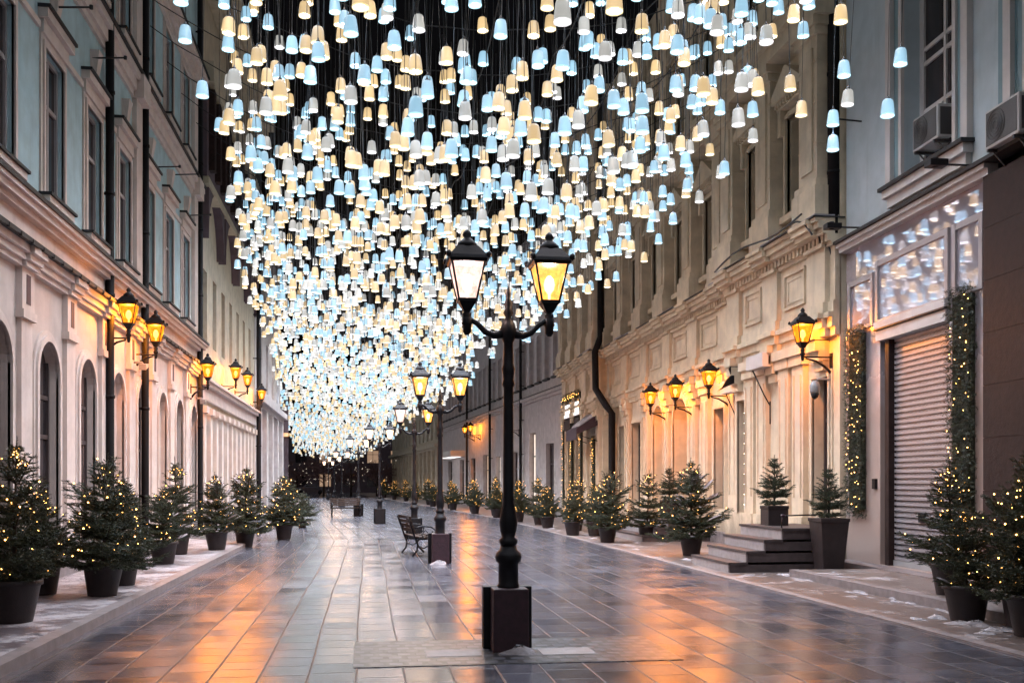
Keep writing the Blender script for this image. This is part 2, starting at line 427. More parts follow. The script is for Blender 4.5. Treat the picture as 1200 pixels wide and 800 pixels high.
def window(F, o, parent, fm, gm, d=0.0, depth=.28, bars=(1, (.68,)), name='window', fw=.06):
    """frame with mullions (part) and its pane (sub-part)"""
    dd = d - o.get('depth', depth)
    u0, u1, z0, z1 = o['u0'], o['u1'], o['z0'], o['z1']
    mb = MB()
    F.box(mb, u0, u0 + fw, dd, dd + .07, z0, z1); F.box(mb, u1 - fw, u1, dd, dd + .07, z0, z1)
    F.box(mb, u0 + fw, u1 - fw, dd, dd + .07, z0, z0 + fw)
    if not o['arch']: F.box(mb, u0 + fw, u1 - fw, dd, dd + .07, z1 - fw, z1)
    w = u1 - u0
    for k in range(bars[0]):
        c = u0 + w * (k + 1) / (bars[0] + 1); F.box(mb, c - .035, c + .035, dd, dd + .066, z0 + fw, z1 - .03)
    for t in bars[1]:
        c = z0 + (z1 - z0) * t; F.box(mb, u0 + fw, u1 - fw, dd, dd + .062, c - .035, c + .035)
    f = mb.build(name, fm, parent)
    g = MB(); F.box(g, u0, u1, dd - .03, dd + .03, z0, z1); g.build('pane', gm, f)
    return f

def trim(F, mb, o, w=.12, p=.05, d=0.0, legs=True):
    """moulded surround of an opening"""
    if o['arch']:
        zs = o['z1'] - (o['u1'] - o['u0']) / 2
        for gw, pp in ((w, p * .5), (w * .55, p)):
            a, b = arch_pts(o), arch_pts(o, grow=gw)
            for i in range(len(a) - 1):
                q = [(a[i], 0), (a[i + 1], 0), (b[i + 1], 0), (b[i], 0)]
                mb.hexa([F(k[0][0], d + .001, k[0][1]) for k in q], [F(k[0][0], d + pp, k[0][1]) for k in q])
            if legs:
                F.box(mb, o['u0'] - gw, o['u0'], d, d + pp, o['z0'], zs); F.box(mb, o['u1'], o['u1'] + gw, d, d + pp, o['z0'], zs)
    else:
        for gw, pp in ((w, p * .5), (w * .5, p)):
            F.box(mb, o['u0'] - gw, o['u0'], d, d + pp, o['z0'], o['z1'] + gw); F.box(mb, o['u1'], o['u1'] + gw, d, d + pp, o['z0'], o['z1'] + gw)
            F.box(mb, o['u0'], o['u1'], d, d + pp, o['z1'], o['z1'] + gw)

def cornice(F, u0, u1, steps, d=0.0, breaks=()):
    mb = MB()
    for z0, z1, p in steps:
        F.box(mb, u0, u1, d - .02, d + p, z0, z1)
        for a, b, e in breaks: F.box(mb, a, b, d, d + p + e, z0 + .002, z1 - .002)
    return mb

def pipe_part(F, u, z0, z1, parent, r=.09, d=.2, foot=True):
    mb = MB(); pts = [F(u, d, z) for z in (z1, z0 + .35)]
    if foot: pts += [F(u, d + .03, z0 + .2), F(u, d + .2, z0 + .08)]
    else: pts[-1] = F(u, d, z0)
    mb.tube(pts, r, 12)
    z = z0 + 1.2
    while z < z1:
        c = F(u, d, z); mb.lathe([(r + .012, -.03), (r + .012, .03)], 12, c); F.box(mb, u - .015, u + .015, 0, d - r, z - .02, z + .02); z += 1.9
    return mb.build('downpipe', M['pipe'], parent)

# ------------------------------------------------------------------ setting: ground
mb = MB(); mb.add([(-300, -150, -.06), (300, -150, -.06), (300, 500, -.06), (-300, 500, -.06)], [(0, 1, 2, 3)])
struct(mb.build('ground', M['ground']))
BX = lambda s: -.068 * max(0, s - 45)           # the street swings to the left past the far end of the carved facade
def strip(name, prof_l, prof_r, mat, z, ss, th=.0):
    mb = MB(); vs = []
    for s in ss:
        a, b = prof_l(s), prof_r(s)
        vs += [(a, s, z), (b, s, z)] + ([(a, s, z - th), (b, s, z - th)] if th else [])
    k = 4 if th else 2; fs = []
    for i in range(len(ss) - 1):
        o = i * k; fs.append((o, o + 1, o + k + 1, o + k))
        if th: fs += [(o, o + k, o + k + 2, o + 2), (o + 1, o + 3, o + k + 3, o + k + 1)]
    if th: fs += [(0, 2, 3, 1), tuple(len(vs) - 4 + q for q in (0, 1, 3, 2))]
    mb.add(vs, fs); return struct(mb.build(name, mat))
SS = [-8, 5, 10, 15, 20, 25, 26, 28, 29, 35, 45, 60, 80, 110, 150, 190]
SL = [-8, 0, 5, 10, 15, 20, 24, 26, 27, 28, 28.6]
strip('roadway', lambda s: -3.3 if s < 25.9 else -3.9 if s < 27.9 else -4.88 + BX(s), lambda s: 5.98 + BX(s) if s > 13 else 5.98, M['paving'], 0.0, SS)
mb = MB(); mb.add([(-4.9, 28.3, -.004), (-2.9, 28.3, -.004), (-2.9, 36, -.004), (-4.9, 36, -.004)], [(0, 1, 2, 3)])
mb.add([(-5.0, 36, -.004), (-2.9, 36, -.004), (-2.9, 46, -.004), (-5.0, 46, -.004)], [(0, 1, 2, 3)])
struct(mb.build('paved_forecourt', M['paving']))
lk = lambda s: -2.98 - (0 if s < 26 else .22 * (s - 26) ** 2)
strip('left_pavement', lambda s: -4.9, lambda s: lk(s) - .16, M['walkL'], .10, SL, .15)
strip('left_kerb', lambda s: lk(s) - .16, lambda s: lk(s), M['kerb'], .105, SL, .16)
strip('right_kerb', lambda s: 5.96 + BX(s), lambda s: 6.10 + BX(s), M['kerb'], .022, SS, .08)
strip('right_pavement', lambda s: 6.10 + BX(s), lambda s: 9.6 + BX(s), M['walkR'], .018, SS, .08)
strip('raised_pavement', lambda s: 7.28, lambda s: 9.3, M['walkU'], .13, [-8, 0, 6, 10, 13, 16.6], .14)
strip('raised_kerb', lambda s: 7.12, lambda s: 7.28, M['kerb'], .136, [-8, 0, 6, 10, 13, 16.6], .14)
# sett panel round the first lamp post with pale slabs
mb = MB(); mb.box(-.12, 2.85, 8.98, 10.42, -.05, .006); struct(mb.build('sett_panel', M['cobble']))
mb = MB()
for a in ((.55, 1.06, 9.42, 9.78), (1.62, 2.13, 9.38, 9.76)): mb.box(a[0], a[1], a[2], a[3], -.02, .009)
struct(mb.build('paving_slab_inlay', M['kerb']))
def snow_heap(mb, x, y, z, rx, ry, h, n=16):
    vs = [(x, y, z + h)]; rg = 4
    for r in range(1, rg + 1):
        f = r / rg
        for k in range(n):
            a = 2 * PI * k / n; w = 1 + .28 * math.sin(3 * a + x * 5 + r) * f + random.uniform(-.14, .14)
            vs.append((x + rx * f * w * math.cos(a), y + ry * f * w * math.sin(a), z + max(-.01, h * (1 - f ** 1.7) * random.uniform(.75, 1.1))))
    fs = [(0, 1 + k, 1 + (k + 1) % n) for k in range(n)]
    for r in range(rg - 1):
        for k in range(n): fs.append((1 + r * n + k, 1 + r * n + (k + 1) % n, 1 + (r + 1) * n + (k + 1) % n, 1 + (r + 1) * n + k))
    mb.add(vs, fs, True)
mb = MB()
for i in range(16):
    s = random.uniform(9, 17); snow_heap(mb, 7.1 + random.uniform(-.18, .14), s, .02, random.uniform(.03, .09), random.uniform(.06, .2), random.uniform(.012, .035))
for i in range(10): snow_heap(mb, random.uniform(6.4, 8.4), random.uniform(16.6, 17.2), .02, random.uniform(.06, .2), .09, random.uniform(.02, .05))
for i in range(24): snow_heap(mb, random.uniform(-4.8, -4.2), random.uniform(9, 27), .10, random.uniform(.04, .12), random.uniform(.06, .2), random.uniform(.01, .03))
for q in (9.5, 20.2): snow_heap(mb, 1.42, q, .0, .17, .11, .09)
for i in range(16): snow_heap(mb, random.uniform(6.2, 7.2), random.uniform(20, 40), .02, random.uniform(.05, .15), random.uniform(.06, .2), random.uniform(.015, .04))
for i in range(8): snow_heap(mb, random.uniform(6.2, 6.9), random.uniform(9.2, 11.5), .02, random.uniform(.06, .16), random.uniform(.06, .16), random.uniform(.02, .06))
struct(mb.build('snow', M['snow']), 'stuff')

# ------------------------------------------------------------------ left houses
FL = Frame(-4.9, 0, 0, 1, 1)
bA = thing('apartment_house', 'pale teal house with pinkish white trim, arched ground floor and tall black downpipes', 'building', (-4.9, 16, 0))
def put(o, parent):                                  # keep world placement under an Empty that is not at the origin
    o.parent = parent; o.matrix_parent_inverse = Matrix.Translation(parent.location).inverted() if parent.rotation_euler.z == 0 else parent.matrix_basis.inverted()
    return o
def P(mb, name, mat, parent, bevel=0): return put(mb.build(name, mat, None, bevel), parent)
def PW(F, o, parent, *a, **k):
    f = window(F, o, None, *a, **k); return put(f, parent)
def PP(F, u, z0, z1, parent, **k): return put(pipe_part(F, u, z0, z1, None, **k), parent)

arches = [op(14.42 - .52 + 2.22 * i, 14.42 + .52 + 2.22 * i, .55, 3.78, True, depth=.17) for i in range(-4, 8)]
up = [op(14.6 - .5 + 2.36 * i, 14.6 + .5 + 2.36 * i, 6.0, 8.25, depth=.13) for i in range(-4, 7)]
up2 = [op(14.6 - .5 + 2.36 * i, 14.6 + .5 + 2.36 * i, 10.62, 12.75, depth=.13) for i in range(-4, 7)]
P(wall_mesh(FL, 2, 31, 0, 4.75, arches, depth=.17), 'ground_floor_wall', M['lower'], bA)
P(wall_mesh(FL, 2, 31, 4.75, 16.5, up + up2, depth=.13, d=.001), 'upper_wall', M['teal'], bA)
mb = MB(); FL.box(mb, 2, 31, -.1, .06, 0, .5); P(mb, 'plinth', M['kerb'], bA)
for i, o in enumerate(arches):
    mb = MB(); trim(FL, mb, o, .17, .07); P(mb, 'arch_surround', M['pinkwhite'], bA)
    if i in (7, 9): # blind niches
        mb = MB(); FL.box(mb, o['u0'], o['u1'], -.16, -.10, o['z0'], o['z1']); P(mb, 'niche', M['lower'], bA)
    else:
        PW(FL, o, bA, M['framedark'], M['glass'] if i % 3 else M['shutterglass'], bars=(1, (.55, .74)))
for i in range(-4, 8):
    u = 15.53 + 2.22 * i
    mb = MB(); FL.box(mb, u - .24, u + .24, 0, .07, .5, 4.0); FL.box(mb, u - .30, u + .30, 0, .12, 3.94, 4.06); FL.box(mb, u - .27, u + .27, 0, .09, 4.06, 4.68)
    q = P(mb, 'pilaster', M['pinkwhite'], bA)
    mb = MB(); FL.box(mb, u - .09, u + .09, .09, .096, 4.16, 4.58); P(mb, 'vent_slot', M['darkwall'], bA)
brk = [(15.53 + 2.22 * i - .3, 15.53 + 2.22 * i + .3, .06) for i in range(-4, 8)]
P(cornice(FL, 2, 31, [(4.66, 4.74, .10), (4.74, 4.84, .15), (4.84, 4.95, .21)], breaks=brk), 'lower_cornice', M['pinkwhite'], bA)
mb = MB(); FL.box(mb, 2, 31, .0, .30, 4.95, 5.005)
for i in range(60): FL.box(mb, 2 + i * .483, 2.3 + i * .483, .27, .31, 4.93, 4.99)
P(mb, 'cornice_flashing', M['tin'], bA)
P(cornice(FL, 2, 31, [(5.06, 5.14, .07), (5.14, 5.40, .05), (5.40, 5.48, .16), (5.48, 5.57, .24), (5.57, 5.63, .30)]), 'middle_cornice', M['pinkwhite'], bA)
mb = MB(); FL.box(mb, 2, 31, 0, .33, 5.63, 5.69); P(mb, 'cornice_flashing', M['tin'], bA)
for o in up:
    mb = MB(); trim(FL, mb, o, .16, .06); P(mb, 'window_surround', M['pinkwhite'], bA)
    f = PW(FL, o, bA, M['frame'], M['shutterglass'] if int(o['u0'] * 7) % 3 == 0 else M['glass'], bars=(1, (.66,)))
    mb = MB(); a, b = o['u0'] - .16, o['u1'] + .16
    FL.box(mb, a, b, 0, .16, 5.86, 5.96); FL.box(mb, a + .05, b - .05, 0, .10, 5.70, 5.86)
    P(mb, 'window_sill', M['pinkwhite'], bA)
    mb = MB(); FL.box(mb, a - .03, b + .03, 0, .20, 5.96, 6.0); P(mb, 'sill_flashing', M['tin'], bA)
    mb = MB(); FL.box(mb, a, b, 0, .07, 8.41, 8.62); FL.box(mb, a - .06, b + .06, 0, .15, 8.62, 8.76); P(mb, 'window_head', M['pinkwhite'], bA)
    mb = MB(); FL.box(mb, a - .08, b + .08, 0, .19, 8.76, 8.81); P(mb, 'head_flashing', M['tin'], bA)
    c = (a + b) / 2
    mb = MB(); mb.hexa([FL(c - .12, .001, 8.95), FL(c + .12, .001, 8.95), FL(c + .16, .001, 9.35), FL(c - .16, .001, 9.35)], [FL(c - .09, .10, 8.95), FL(c + .09, .10, 8.95), FL(c + .15, .16, 9.35), FL(c - .15, .16, 9.35)])
    P(mb, 'keystone', M['pinkwhite'], bA)
for a, b in zip(up, up[1:]):
    mb = MB(); FL.box(mb, a['u1'] + .24, b['u0'] - .24, 0, .05, 8.44, 8.54); P(mb, 'string_band', M['pinkwhite'], bA)
P(cornice(FL, 2, 31, [(9.72, 9.84, .06), (9.84, 10.06, .12), (10.06, 10.20, .20)]), 'string_course', M['pinkwhite'], bA)
mb = MB(); FL.box(mb, 2, 31, 0, .25, 10.20, 10.26); P(mb, 'string_flashing', M['tin'], bA)
for o in up2:
    mb = MB(); trim(FL, mb, o, .15, .06); P(mb, 'window_surround', M['pinkwhite'], bA)
    PW(FL, o, bA, M['frame'], M['shutterglass'], bars=(1, (.66,)))
    mb = MB(); a, b = o['u0'] - .14, o['u1'] + .14
    FL.box(mb, a, b, 0, .18, 10.44, 10.56); FL.box(mb, a + .08, a + .2, 0, .12, 10.25, 10.44); FL.box(mb, b - .2, b - .08, 0, .12, 10.25, 10.44); P(mb, 'window_sill', M['pinkwhite'], bA)
    mb = MB(); FL.box(mb, a - .03, b + .03, 0, .22, 10.56, 10.605); P(mb, 'sill_flashing', M['tin'], bA)
P(cornice(FL, 2, 31, [(12.95, 13.1, .08), (13.1, 13.3, .2), (13.3, 13.42, .3)]), 'upper_string_course', M['pinkwhite'], bA)
mb = MB(); FL.box(mb, 2, 31, 0, .34, 13.42, 13.48); P(mb, 'string_flashing', M['tin'], bA)
for u in (22.75, 30.1):
    mb = MB(); FL.box(mb, u - .28, u + .28, .001, .1, 5.66, 9.72); FL.box(mb, u - .34, u + .34, .001, .26, 9.7, 10.2); FL.box(mb, u - .28, u + .28, .001, .1, 10.25, 12.95); P(mb, 'corner_pilaster', M['pinkwhite'], bA)
for u in (20.06, 23.15, 30.55): PP(FL, u, .12, 16.4, bA, r=.08, d=.13)

bB = thing('arcaded_house', 'cream house past the teal one, dark loggia above a row of tall narrow windows', 'building', (-4.9, 38, 0))
wb = [op(31.9 + 2.0 * i, 32.7 + 2.0 * i, 5.9, 8.1, depth=.35) for i in range(7)]
lw = [op(32.2 + 2.3 * i, 33.3 + 2.3 * i, .5, 3.4, i % 2 == 0, depth=.3) for i in range(6)]
P(wall_mesh(FL, 31.02, 46.2, 0, 17.3, wb + lw), 'wall', M['cream'], bB)
for o in wb: PW(FL, o, bB, M['framedark'], M['glass'], bars=(0, (.6,)))
for o in lw: PW(FL, o, bB, M['framedark'], M['shutterglass'], bars=(1, (.7,)))
mb = MB(); FL.box(mb, 31.02, 46.2, .0, .25, 10.6, 13.4)
for i in range(4):                                   # dark spandrels between pale arched tops
    a, b = 31.1 + 3.75 * i, 34.85 + 3.75 * i
    q = op(a + .3, b - .1, 7.0, 10.55, True); pts = arch_pts(q, 10)
    for p, r in zip(pts, pts[1:]):
        if r[0] > a: mb.hexa([FL(p[0], 0, p[1]), FL(r[0], 0, r[1]), FL(r[0], 0, 10.6), FL(p[0], 0, 10.6)], [FL(p[0], .25, p[1]), FL(r[0], .25, r[1]), FL(r[0], .25, 10.6), FL(p[0], .25, 10.6)])
P(mb, 'loggia_band', M['loggia'], bB)
for i in range(12):
    mb = MB(); FL.box(mb, 31.4 + 1.2 * i, 31.75 + 1.2 * i, .25, .42, 10.9, 13.3); P(mb, 'loggia_column', M['brown'], bB)
mb = MB(); FL.box(mb, 31.02, 46.2, 0, .45, 13.4, 14.0); FL.box(mb, 31.02, 46.2, 0, .3, 10.4, 10.62); P(mb, 'loggia_cornice', M['cream'], bB)
P(cornice(FL, 31.02, 46.2, [(16.6, 16.8, .3), (16.8, 17.05, .6), (17.05, 17.3, .9)]), 'eaves', M['cream'], bB)
P(cornice(FL, 31.02, 46.2, [(4.1, 4.2, .12), (4.2, 4.5, .1), (4.5, 4.62, .25), (4.62, 4.7, .33)]), 'cornice', M['pinkwhite'], bB)
for i in range(12):
    u = 31.6 + 1.25 * i; mb = MB(); FL.box(mb, u - .2, u + .2, 0, .12, .3, 3.7); FL.box(mb, u - .26, u + .26, 0, .2, 3.7, 3.9); P(mb, 'half_column', M['lower'], bB)
PP(FL, 45.6, .12, 17, bB, r=.1, d=.25)

FC = Frame(-4.9, 46.4, 0, 1, 1)
bC = thing('plain_grey_house', 'narrow grey house with flat pilasters ending the left row at the side street', 'building', (-4.9, 53, 0))
P(wall_mesh(FC, 0, 13.4, 0, 15, [op(2 + 3 * i, 3.1 + 3 * i, 1, 3.6) for i in range(4)] + [op(2 + 3 * i, 3.1 + 3 * i, 6, 8.4) for i in range(4)]), 'wall', M['grey'], bC)
for i in range(4):
    for z in (1, 6): PW(FC, op(2 + 3 * i, 3.1 + 3 * i, z, z + 2.5), bC, M['framedark'], M['glass'])
for i in range(5):
    mb = MB(); FC.box(mb, .25 + 3.05 * i, .95 + 3.05 * i, 0, .2, 0, 5.0); P(mb, 'pilaster', M['grey'], bC)
P(cornice(FC, 0, 13.4, [(5.0, 5.2, .2), (5.2, 5.5, .4)]), 'cornice', M['grey'], bC)

FD = Frame(-5.5, 74, -.12, 1, 1)
bD = thing('corner_house', 'dark corner house beyond the side street with lit orange strip over its entrance', 'building', (-6, 90, 0))
P(wall_mesh(FD, 0, 50, 0, 9, [op(2 + 4 * i, 4 + 4 * i, .6, 3) for i in range(11)]), 'wall', M['darkwall'], bD)
for i in range(11): PW(FD, op(2 + 4 * i, 4 + 4 * i, .6, 3), bD, M['framedark'], M['litdim'] if i in (0, 3, 6) else M['glass'])
mb = MB(); mb.box(-7.6, -5.5, 73.7, 73.98, 4.9, 5.15); P(mb, 'lit_strip', M['orange_sign'], bD)

# ------------------------------------------------------------------ right houses
FR = Frame(8.343, 0, .041, 1, -1)
bS = thing('shop_house', 'grey teal house with polished ground floor shop front and closed roller shutter', 'building', (8.95, 14, 0))
SB = [op(14.8, 17.14, .16, 4.34, depth=.22)]
P(wall_mesh(FR, 13.66, 18.56, .0, 6.0, SB), 'shop_front', M['polished'], bS)
P(wall_mesh(FR, 4, 13.66, 0, 6.0, [], d=.10), 'brown_stone_pier', M['darkwall'], bS)
mb = MB()
for i in range(9):
    for j in range(8): FR.box(mb, 13.655 - (i + 1) * 1.05 + .006, 13.655 - i * 1.05, .05, .118 + random.uniform(0, .003), j * .75 + .006, (j + 1) * .75)
P(mb, 'stone_cladding', M['brown'], bS)
mb = MB(); FR.box(mb, 14.87, 16.85, -.16, -.10, .165, .26); P(mb, 'shutter_bottom_bar', M['steel'], bS)
mb = MB(); FR.box(mb, 15.75, 15.95, -.125, -.09, .95, 1.1); P(mb, 'shutter_lock', M['black'], bS)
mb = MB(); FR.box(mb, 17.25, 17.37, .0, .05, 1.5, 1.68); P(mb, 'door_bell_box', M['black'], bS)
mb = MB()
FR.box(mb, 14.86, 16.86, -.21, -.16, .16, 4.12)
for k in range(42): FR.box(mb, 14.86, 16.86, -.17, -.125, .17 + .095 * k, .17 + .095 * k + .07)
P(mb, 'roller_shutter', M['shutter'], bS)
mb = MB(); FR.box(mb, 16.86, 17.0, -.2, -.02, .16, 4.3); FR.box(mb, 14.8, 14.86, -.2, -.05, .16, 4.3); P(mb, 'shutter_guide', M['brown'], bS)
mb = MB(); FR.box(mb, 14.76, 17.2, -.1, .1, 4.34, 4.46); FR.box(mb, 14.78, 17.18, -.1, .07, 4.12, 4.30); P(mb, 'shutter_box', M['shopwhite'], bS)
mb = MB(); FR.box(mb, 14.76, 17.2, 0, .11, 4.31, 4.335); P(mb, 'shutter_box_edge', M['tin'], bS)
for (a, b, z0, z1) in ((14.86, 17.15, 4.50, 5.46), (13.9, 14.54, 4.5, 5.46), (17.45, 18.3, 4.5, 5.3)):
    mb = MB()
    FR.box(mb, a - .1, a, 0, .05, z0 - .06, z1 + .1); FR.box(mb, b, b + .1, 0, .05, z0 - .06, z1 + .1); FR.box(mb, a, b, 0, .045, z1, z1 + .1); FR.box(mb, a, b, 0, .045, z0 - .06, z0)
    f = P(mb, 'fanlight', M['frame'], bS)
    g = MB(); FR.box(g, a, b, .001, .012, z0, z1); g.build('pane', M['polished'], f)
mb = MB(); FR.box(mb, 13.5, 18.6, -.02, .14, 6.0, 6.09); FR.box(mb, 13.5, 18.6, -.02, .20, 6.09, 6.16); P(mb, 'shop_cornice', M['shopwhite'], bS)
mb = MB(); FR.box(mb, 4, 18.6, -.02, .25, 6.165, 6.22); P(mb, 'cornice_flashing', M['tin'], bS)
mb = MB(); FR.box(mb, 13.6, 18.5, 0, .35, .0, .15); P(mb, 'doorstep', M['kerb'], bS)
uw = [op(14.62, 16.25, 6.72, 10.2, depth=.34), op(11.2, 12.7, 6.72, 10.2, depth=.34)]
P(wall_mesh(FR, 4, 18.56, 6.2, 17, uw), 'upper_wall', M['shoppale'], bS)
for o in uw:
    PW(FR, o, bS, M['shopwhite'], M['glass'], depth=.34, bars=(1, (.32, .55, .62)), fw=.14)
    mb = MB(); FR.box(mb, o['u0'] - .5, o['u0'] - .32, 0, .1, 6.7, 11); FR.box(mb, o['u1'] + .32, o['u1'] + .5, 0, .1, 6.7, 11); FR.box(mb, o['u0'] - .1, o['u0'], 0, .06, 6.7, 11); FR.box(mb, o['u1'], o['u1'] + .1, 0, .06, 6.7, 11); P(mb, 'window_surround', M['shopwhite'], bS)
    mb = MB(); FR.box(mb, o['u0'] - .32, o['u0'] - .1, .001, .02, 6.7, 11); FR.box(mb, o['u1'] + .1, o['u1'] + .32, .001, .02, 6.7, 11); P(mb, 'teal_panel', M['shopteal'], bS)
    mb = MB(); FR.box(mb, o['u0'] - .5, o['u1'] + .5, 0, .16, 6.52, 6.66); FR.box(mb, o['u0'] - .45, o['u1'] + .45, 0, .09, 6.36, 6.52); P(mb, 'window_sill', M['shopwhite'], bS)
    mb = MB(); FR.box(mb, o['u0'] - .55, o['u1'] + .55, 0, .22, 6.66, 6.72); P(mb, 'sill_flashing', M['tin'], bS)
mb = MB(); FR.box(mb, 12.98, 13.42, .001, .03, 6.4, 16); P(mb, 'teal_panel', M['shopteal'], bS)
PP(FR, 18.72, 6.4, 16.5, bS, r=.12, d=.18, foot=False)

FO = Frame(9.35, 0, 0, 1, -1)
bO = thing('carved_stone_house', 'ornate beige stone house with deep carved cornice, heavy pilasters and recessed windows', 'building', (9.35, 32, 0))
BAYS = ((18.6, 24.3, .35), (38.6, 46.0, .35)); MAIN = (24.3, 38.6, 0.0)
pil_main = [25.55 + 2.6 * i for i in range(6)]
low_main = [op(25.9, 26.7, .9, 3.6), op(29.0, 30.5, .5, 4.15, True, depth=.6), op(31.5, 32.7, .5, 4.1, True, depth=.6), op(34.2, 35.4, .9, 3.7), op(36.4, 37.2, .9, 3.7)]
low_b1 = [op(19.02, 19.76, .95, 3.7), op(23.45, 24.0, .9, 3.6)]
low_b2 = [op(39.4, 40.4, .3, 3.5), op(42.2, 43.4, .4, 4.0), op(44.0, 45.2, .4, 4.0)]
def up_ops(cs): return [op(c - .5, c + .5, 7.3, 9.4, depth=.45) for c in cs] + [op(c - .45, c + .45, 11.8, 14, depth=.4) for c in cs]
cm = [(a + b) / 2 for a, b in zip(pil_main, pil_main[1:])]
cb1, cb2 = [20.45, 22.7], [40.2, 42.3, 44.4]
for (a, b, dd), lo, cs, low_pil, up_pil in (
        ((*BAYS[0],), low_b1, cb1, [20.3, 21.05, 22.3, 23.05], [19.25, 21.6, 23.9]),
        ((*MAIN,), low_main, cm, [25.1, 27.3, 28.4, 31.0, 33.3, 35.8, 37.9], pil_main),
        ((*BAYS[1],), low_b2, cb2, [39.0, 41.2, 45.7], [39.1, 41.25, 43.35, 45.5])):
    uo = up_ops(cs)
    P(wall_mesh(FO, a, b, 0, 4.5, lo, d=dd), 'ground_floor_wall', M['ornate_low'], bO)
    P(wall_mesh(FO, a, b, 4.5, 17, uo, d=dd + .001, depth=.45), 'upper_wall', M['ornate'], bO)
    for o in lo:
        mb = MB(); trim(FO, mb, o, .14, .06, d=dd); P(mb, 'opening_surround', M['ornate_low'], bO)
        PW(FO, o, bO, M['framedark'], M['litdim'] if o['arch'] else M['shutterglass'], d=dd, bars=(1, (.7,)))
    for o in uo:
        mb = MB(); trim(FO, mb, o, .16, .12, d=dd); P(mb, 'window_surround', M['ornate'], bO)
        PW(FO, o, bO, M['framedark'], M['glass'], d=dd, depth=.45, bars=(1, (.68,)))
        c = (o['u0'] + o['u1']) / 2; z = o['z1']
        mb = MB(); FO.box(mb, c - .85, c + .85, dd, dd + .22, z + .2, z + .34)
        mb.hexa([FO(c - .95, dd + .001, z + .34), FO(c + .95, dd + .001, z + .34), FO(c + .05, dd + .001, z + .95), FO(c - .05, dd + .001, z + .95)], [FO(c - .95, dd + .34, z + .34), FO(c + .95, dd + .34, z + .34), FO(c + .05, dd + .34, z + .95), FO(c - .05, dd + .34, z + .95)])
        for k in range(12): FO.box(mb, c - .8 + k * .14, c - .73 + k * .14, dd + .22, dd + .28, z + .24, z + .335)
        for sg in (-1, 1):
            FO.box(mb, c + sg * .62 - .08, c + sg * .62 + .08, dd, dd + .2, z - .35, z + .2)
        P(mb, 'pediment', M['ornate'], bO)
        mb = MB(); FO.box(mb, c - .7, c + .7, dd, dd + .2, o['z0'] - .14, o['z0']); P(mb, 'window_sill', M['ornate'], bO)
    # entablature over the ground floor
    br = [(u - .42, u + .42, .10) for u in up_pil]
    P(cornice(FO, a, b, [(4.46, 4.62, .10), (4.62, 4.80, .16), (4.80, 4.90, .24), (4.90, 5.12, .14)], d=dd, breaks=br), 'architrave', M['ornate'], bO)
    P(cornice(FO, a, b, [(5.12, 6.18, .10), (6.18, 6.26, .17)], d=dd, breaks=br), 'frieze', M['ornate'], bO)
    P(cornice(FO, a, b, [(6.40, 6.50, .36), (6.50, 6.62, .44), (6.62, 6.70, .50)], d=dd, breaks=br), 'cornice', M['ornate'], bO)
    mb = MB(); n = int((b - a) / .19)
    for k in range(n): FO.box(mb, a + k * .19, a + k * .19 + .11, dd, dd + .26, 6.26, 6.40)
    P(mb, 'dentil_course', M['ornate'], bO)
    mb = MB(); FO.box(mb, a - .02, b + .02, dd - .1, dd + .55, 6.70, 6.725); P(mb, 'cornice_flashing', M['tin'], bO)
    mb = MB(); x = a
    while x < b:
        w = random.uniform(.5, 1.4); h = random.uniform(.03, .08); e = min(b, x + w)
        FO.box(mb, x, e, dd + .02, dd + .5 + random.uniform(-.06, .05), 6.727, 6.727 + h); x = e + (.0 if random.random() < .7 else random.uniform(.1, .4))
    so = P(mb, 'ledge_snow', M['snow'], bO)
    pts = [(p, q) for p, q in zip([a] + [u + .55 for u in up_pil], [u - .55 for u in up_pil] + [b])]
    for p, q in pts:
        if q - p < .5: continue
        mb = MB()
        for (k, e) in ((0, .05), (.12, .02)):
            u0, u1, z0, z1 = p + .1 + k, q - .1 - k, 5.28 + k, 6.05 - k
            FO.box(mb, u0, u0 + .06, dd + .1, dd + .1 + e, z0, z1); FO.box(mb, u1 - .06, u1, dd + .1, dd + .1 + e, z0, z1)
            FO.box(mb, u0 + .06, u1 - .06, dd + .1, dd + .1 + e, z0, z0 + .06); FO.box(mb, u0 + .06, u1 - .06, dd + .1, dd + .1 + e, z1 - .06, z1)
        P(mb, 'frieze_panel', M['ornate'], bO)
    for u in up_pil:                                   # big pilasters of the upper floors
        mb = MB(); FO.box(mb, u - .55, u + .55, dd, dd + .46, 6.74, 7.35); FO.box(mb, u - .42, u + .42, dd, dd + .36, 7.35, 10.6)
        FO.box(mb, u - .5, u + .5, dd, dd + .42, 7.35, 7.5); FO.box(mb, u - .5, u + .5, dd, dd + .44, 10.3, 10.45); FO.box(mb, u - .56, u + .56, dd, dd + .5, 10.45, 10.62)
        FO.box(mb, u - .26, u + .26, dd + .36, dd + .40, 7.7, 10.1)
        for k in range(3): FO.box(mb, u - .435, u + .435, dd, dd + .375, 8.2 + k * .8, 8.23 + k * .8)
        FO.box(mb, u - .4, u + .4, dd, dd + .3, 11.4, 16.8)
        P(mb, 'pilaster', M['ornate'], bO)
        mb = MB()                                      # scrolled bracket under the cornice
        for k, (zz, pr) in enumerate(((4.62, .34), (4.4, .30), (4.2, .22), (4.02, .14))):
            FO.box(mb, u - .2, u + .2, dd, dd + pr, zz - .2, zz)
        P(mb, 'scroll_bracket', M['ornate'], bO)
    P(cornice(FO, a, b, [(10.62, 10.9, .5), (10.9, 11.15, .62), (11.15, 11.3, .7)], d=dd), 'upper_cornice', M['ornate'], bO)
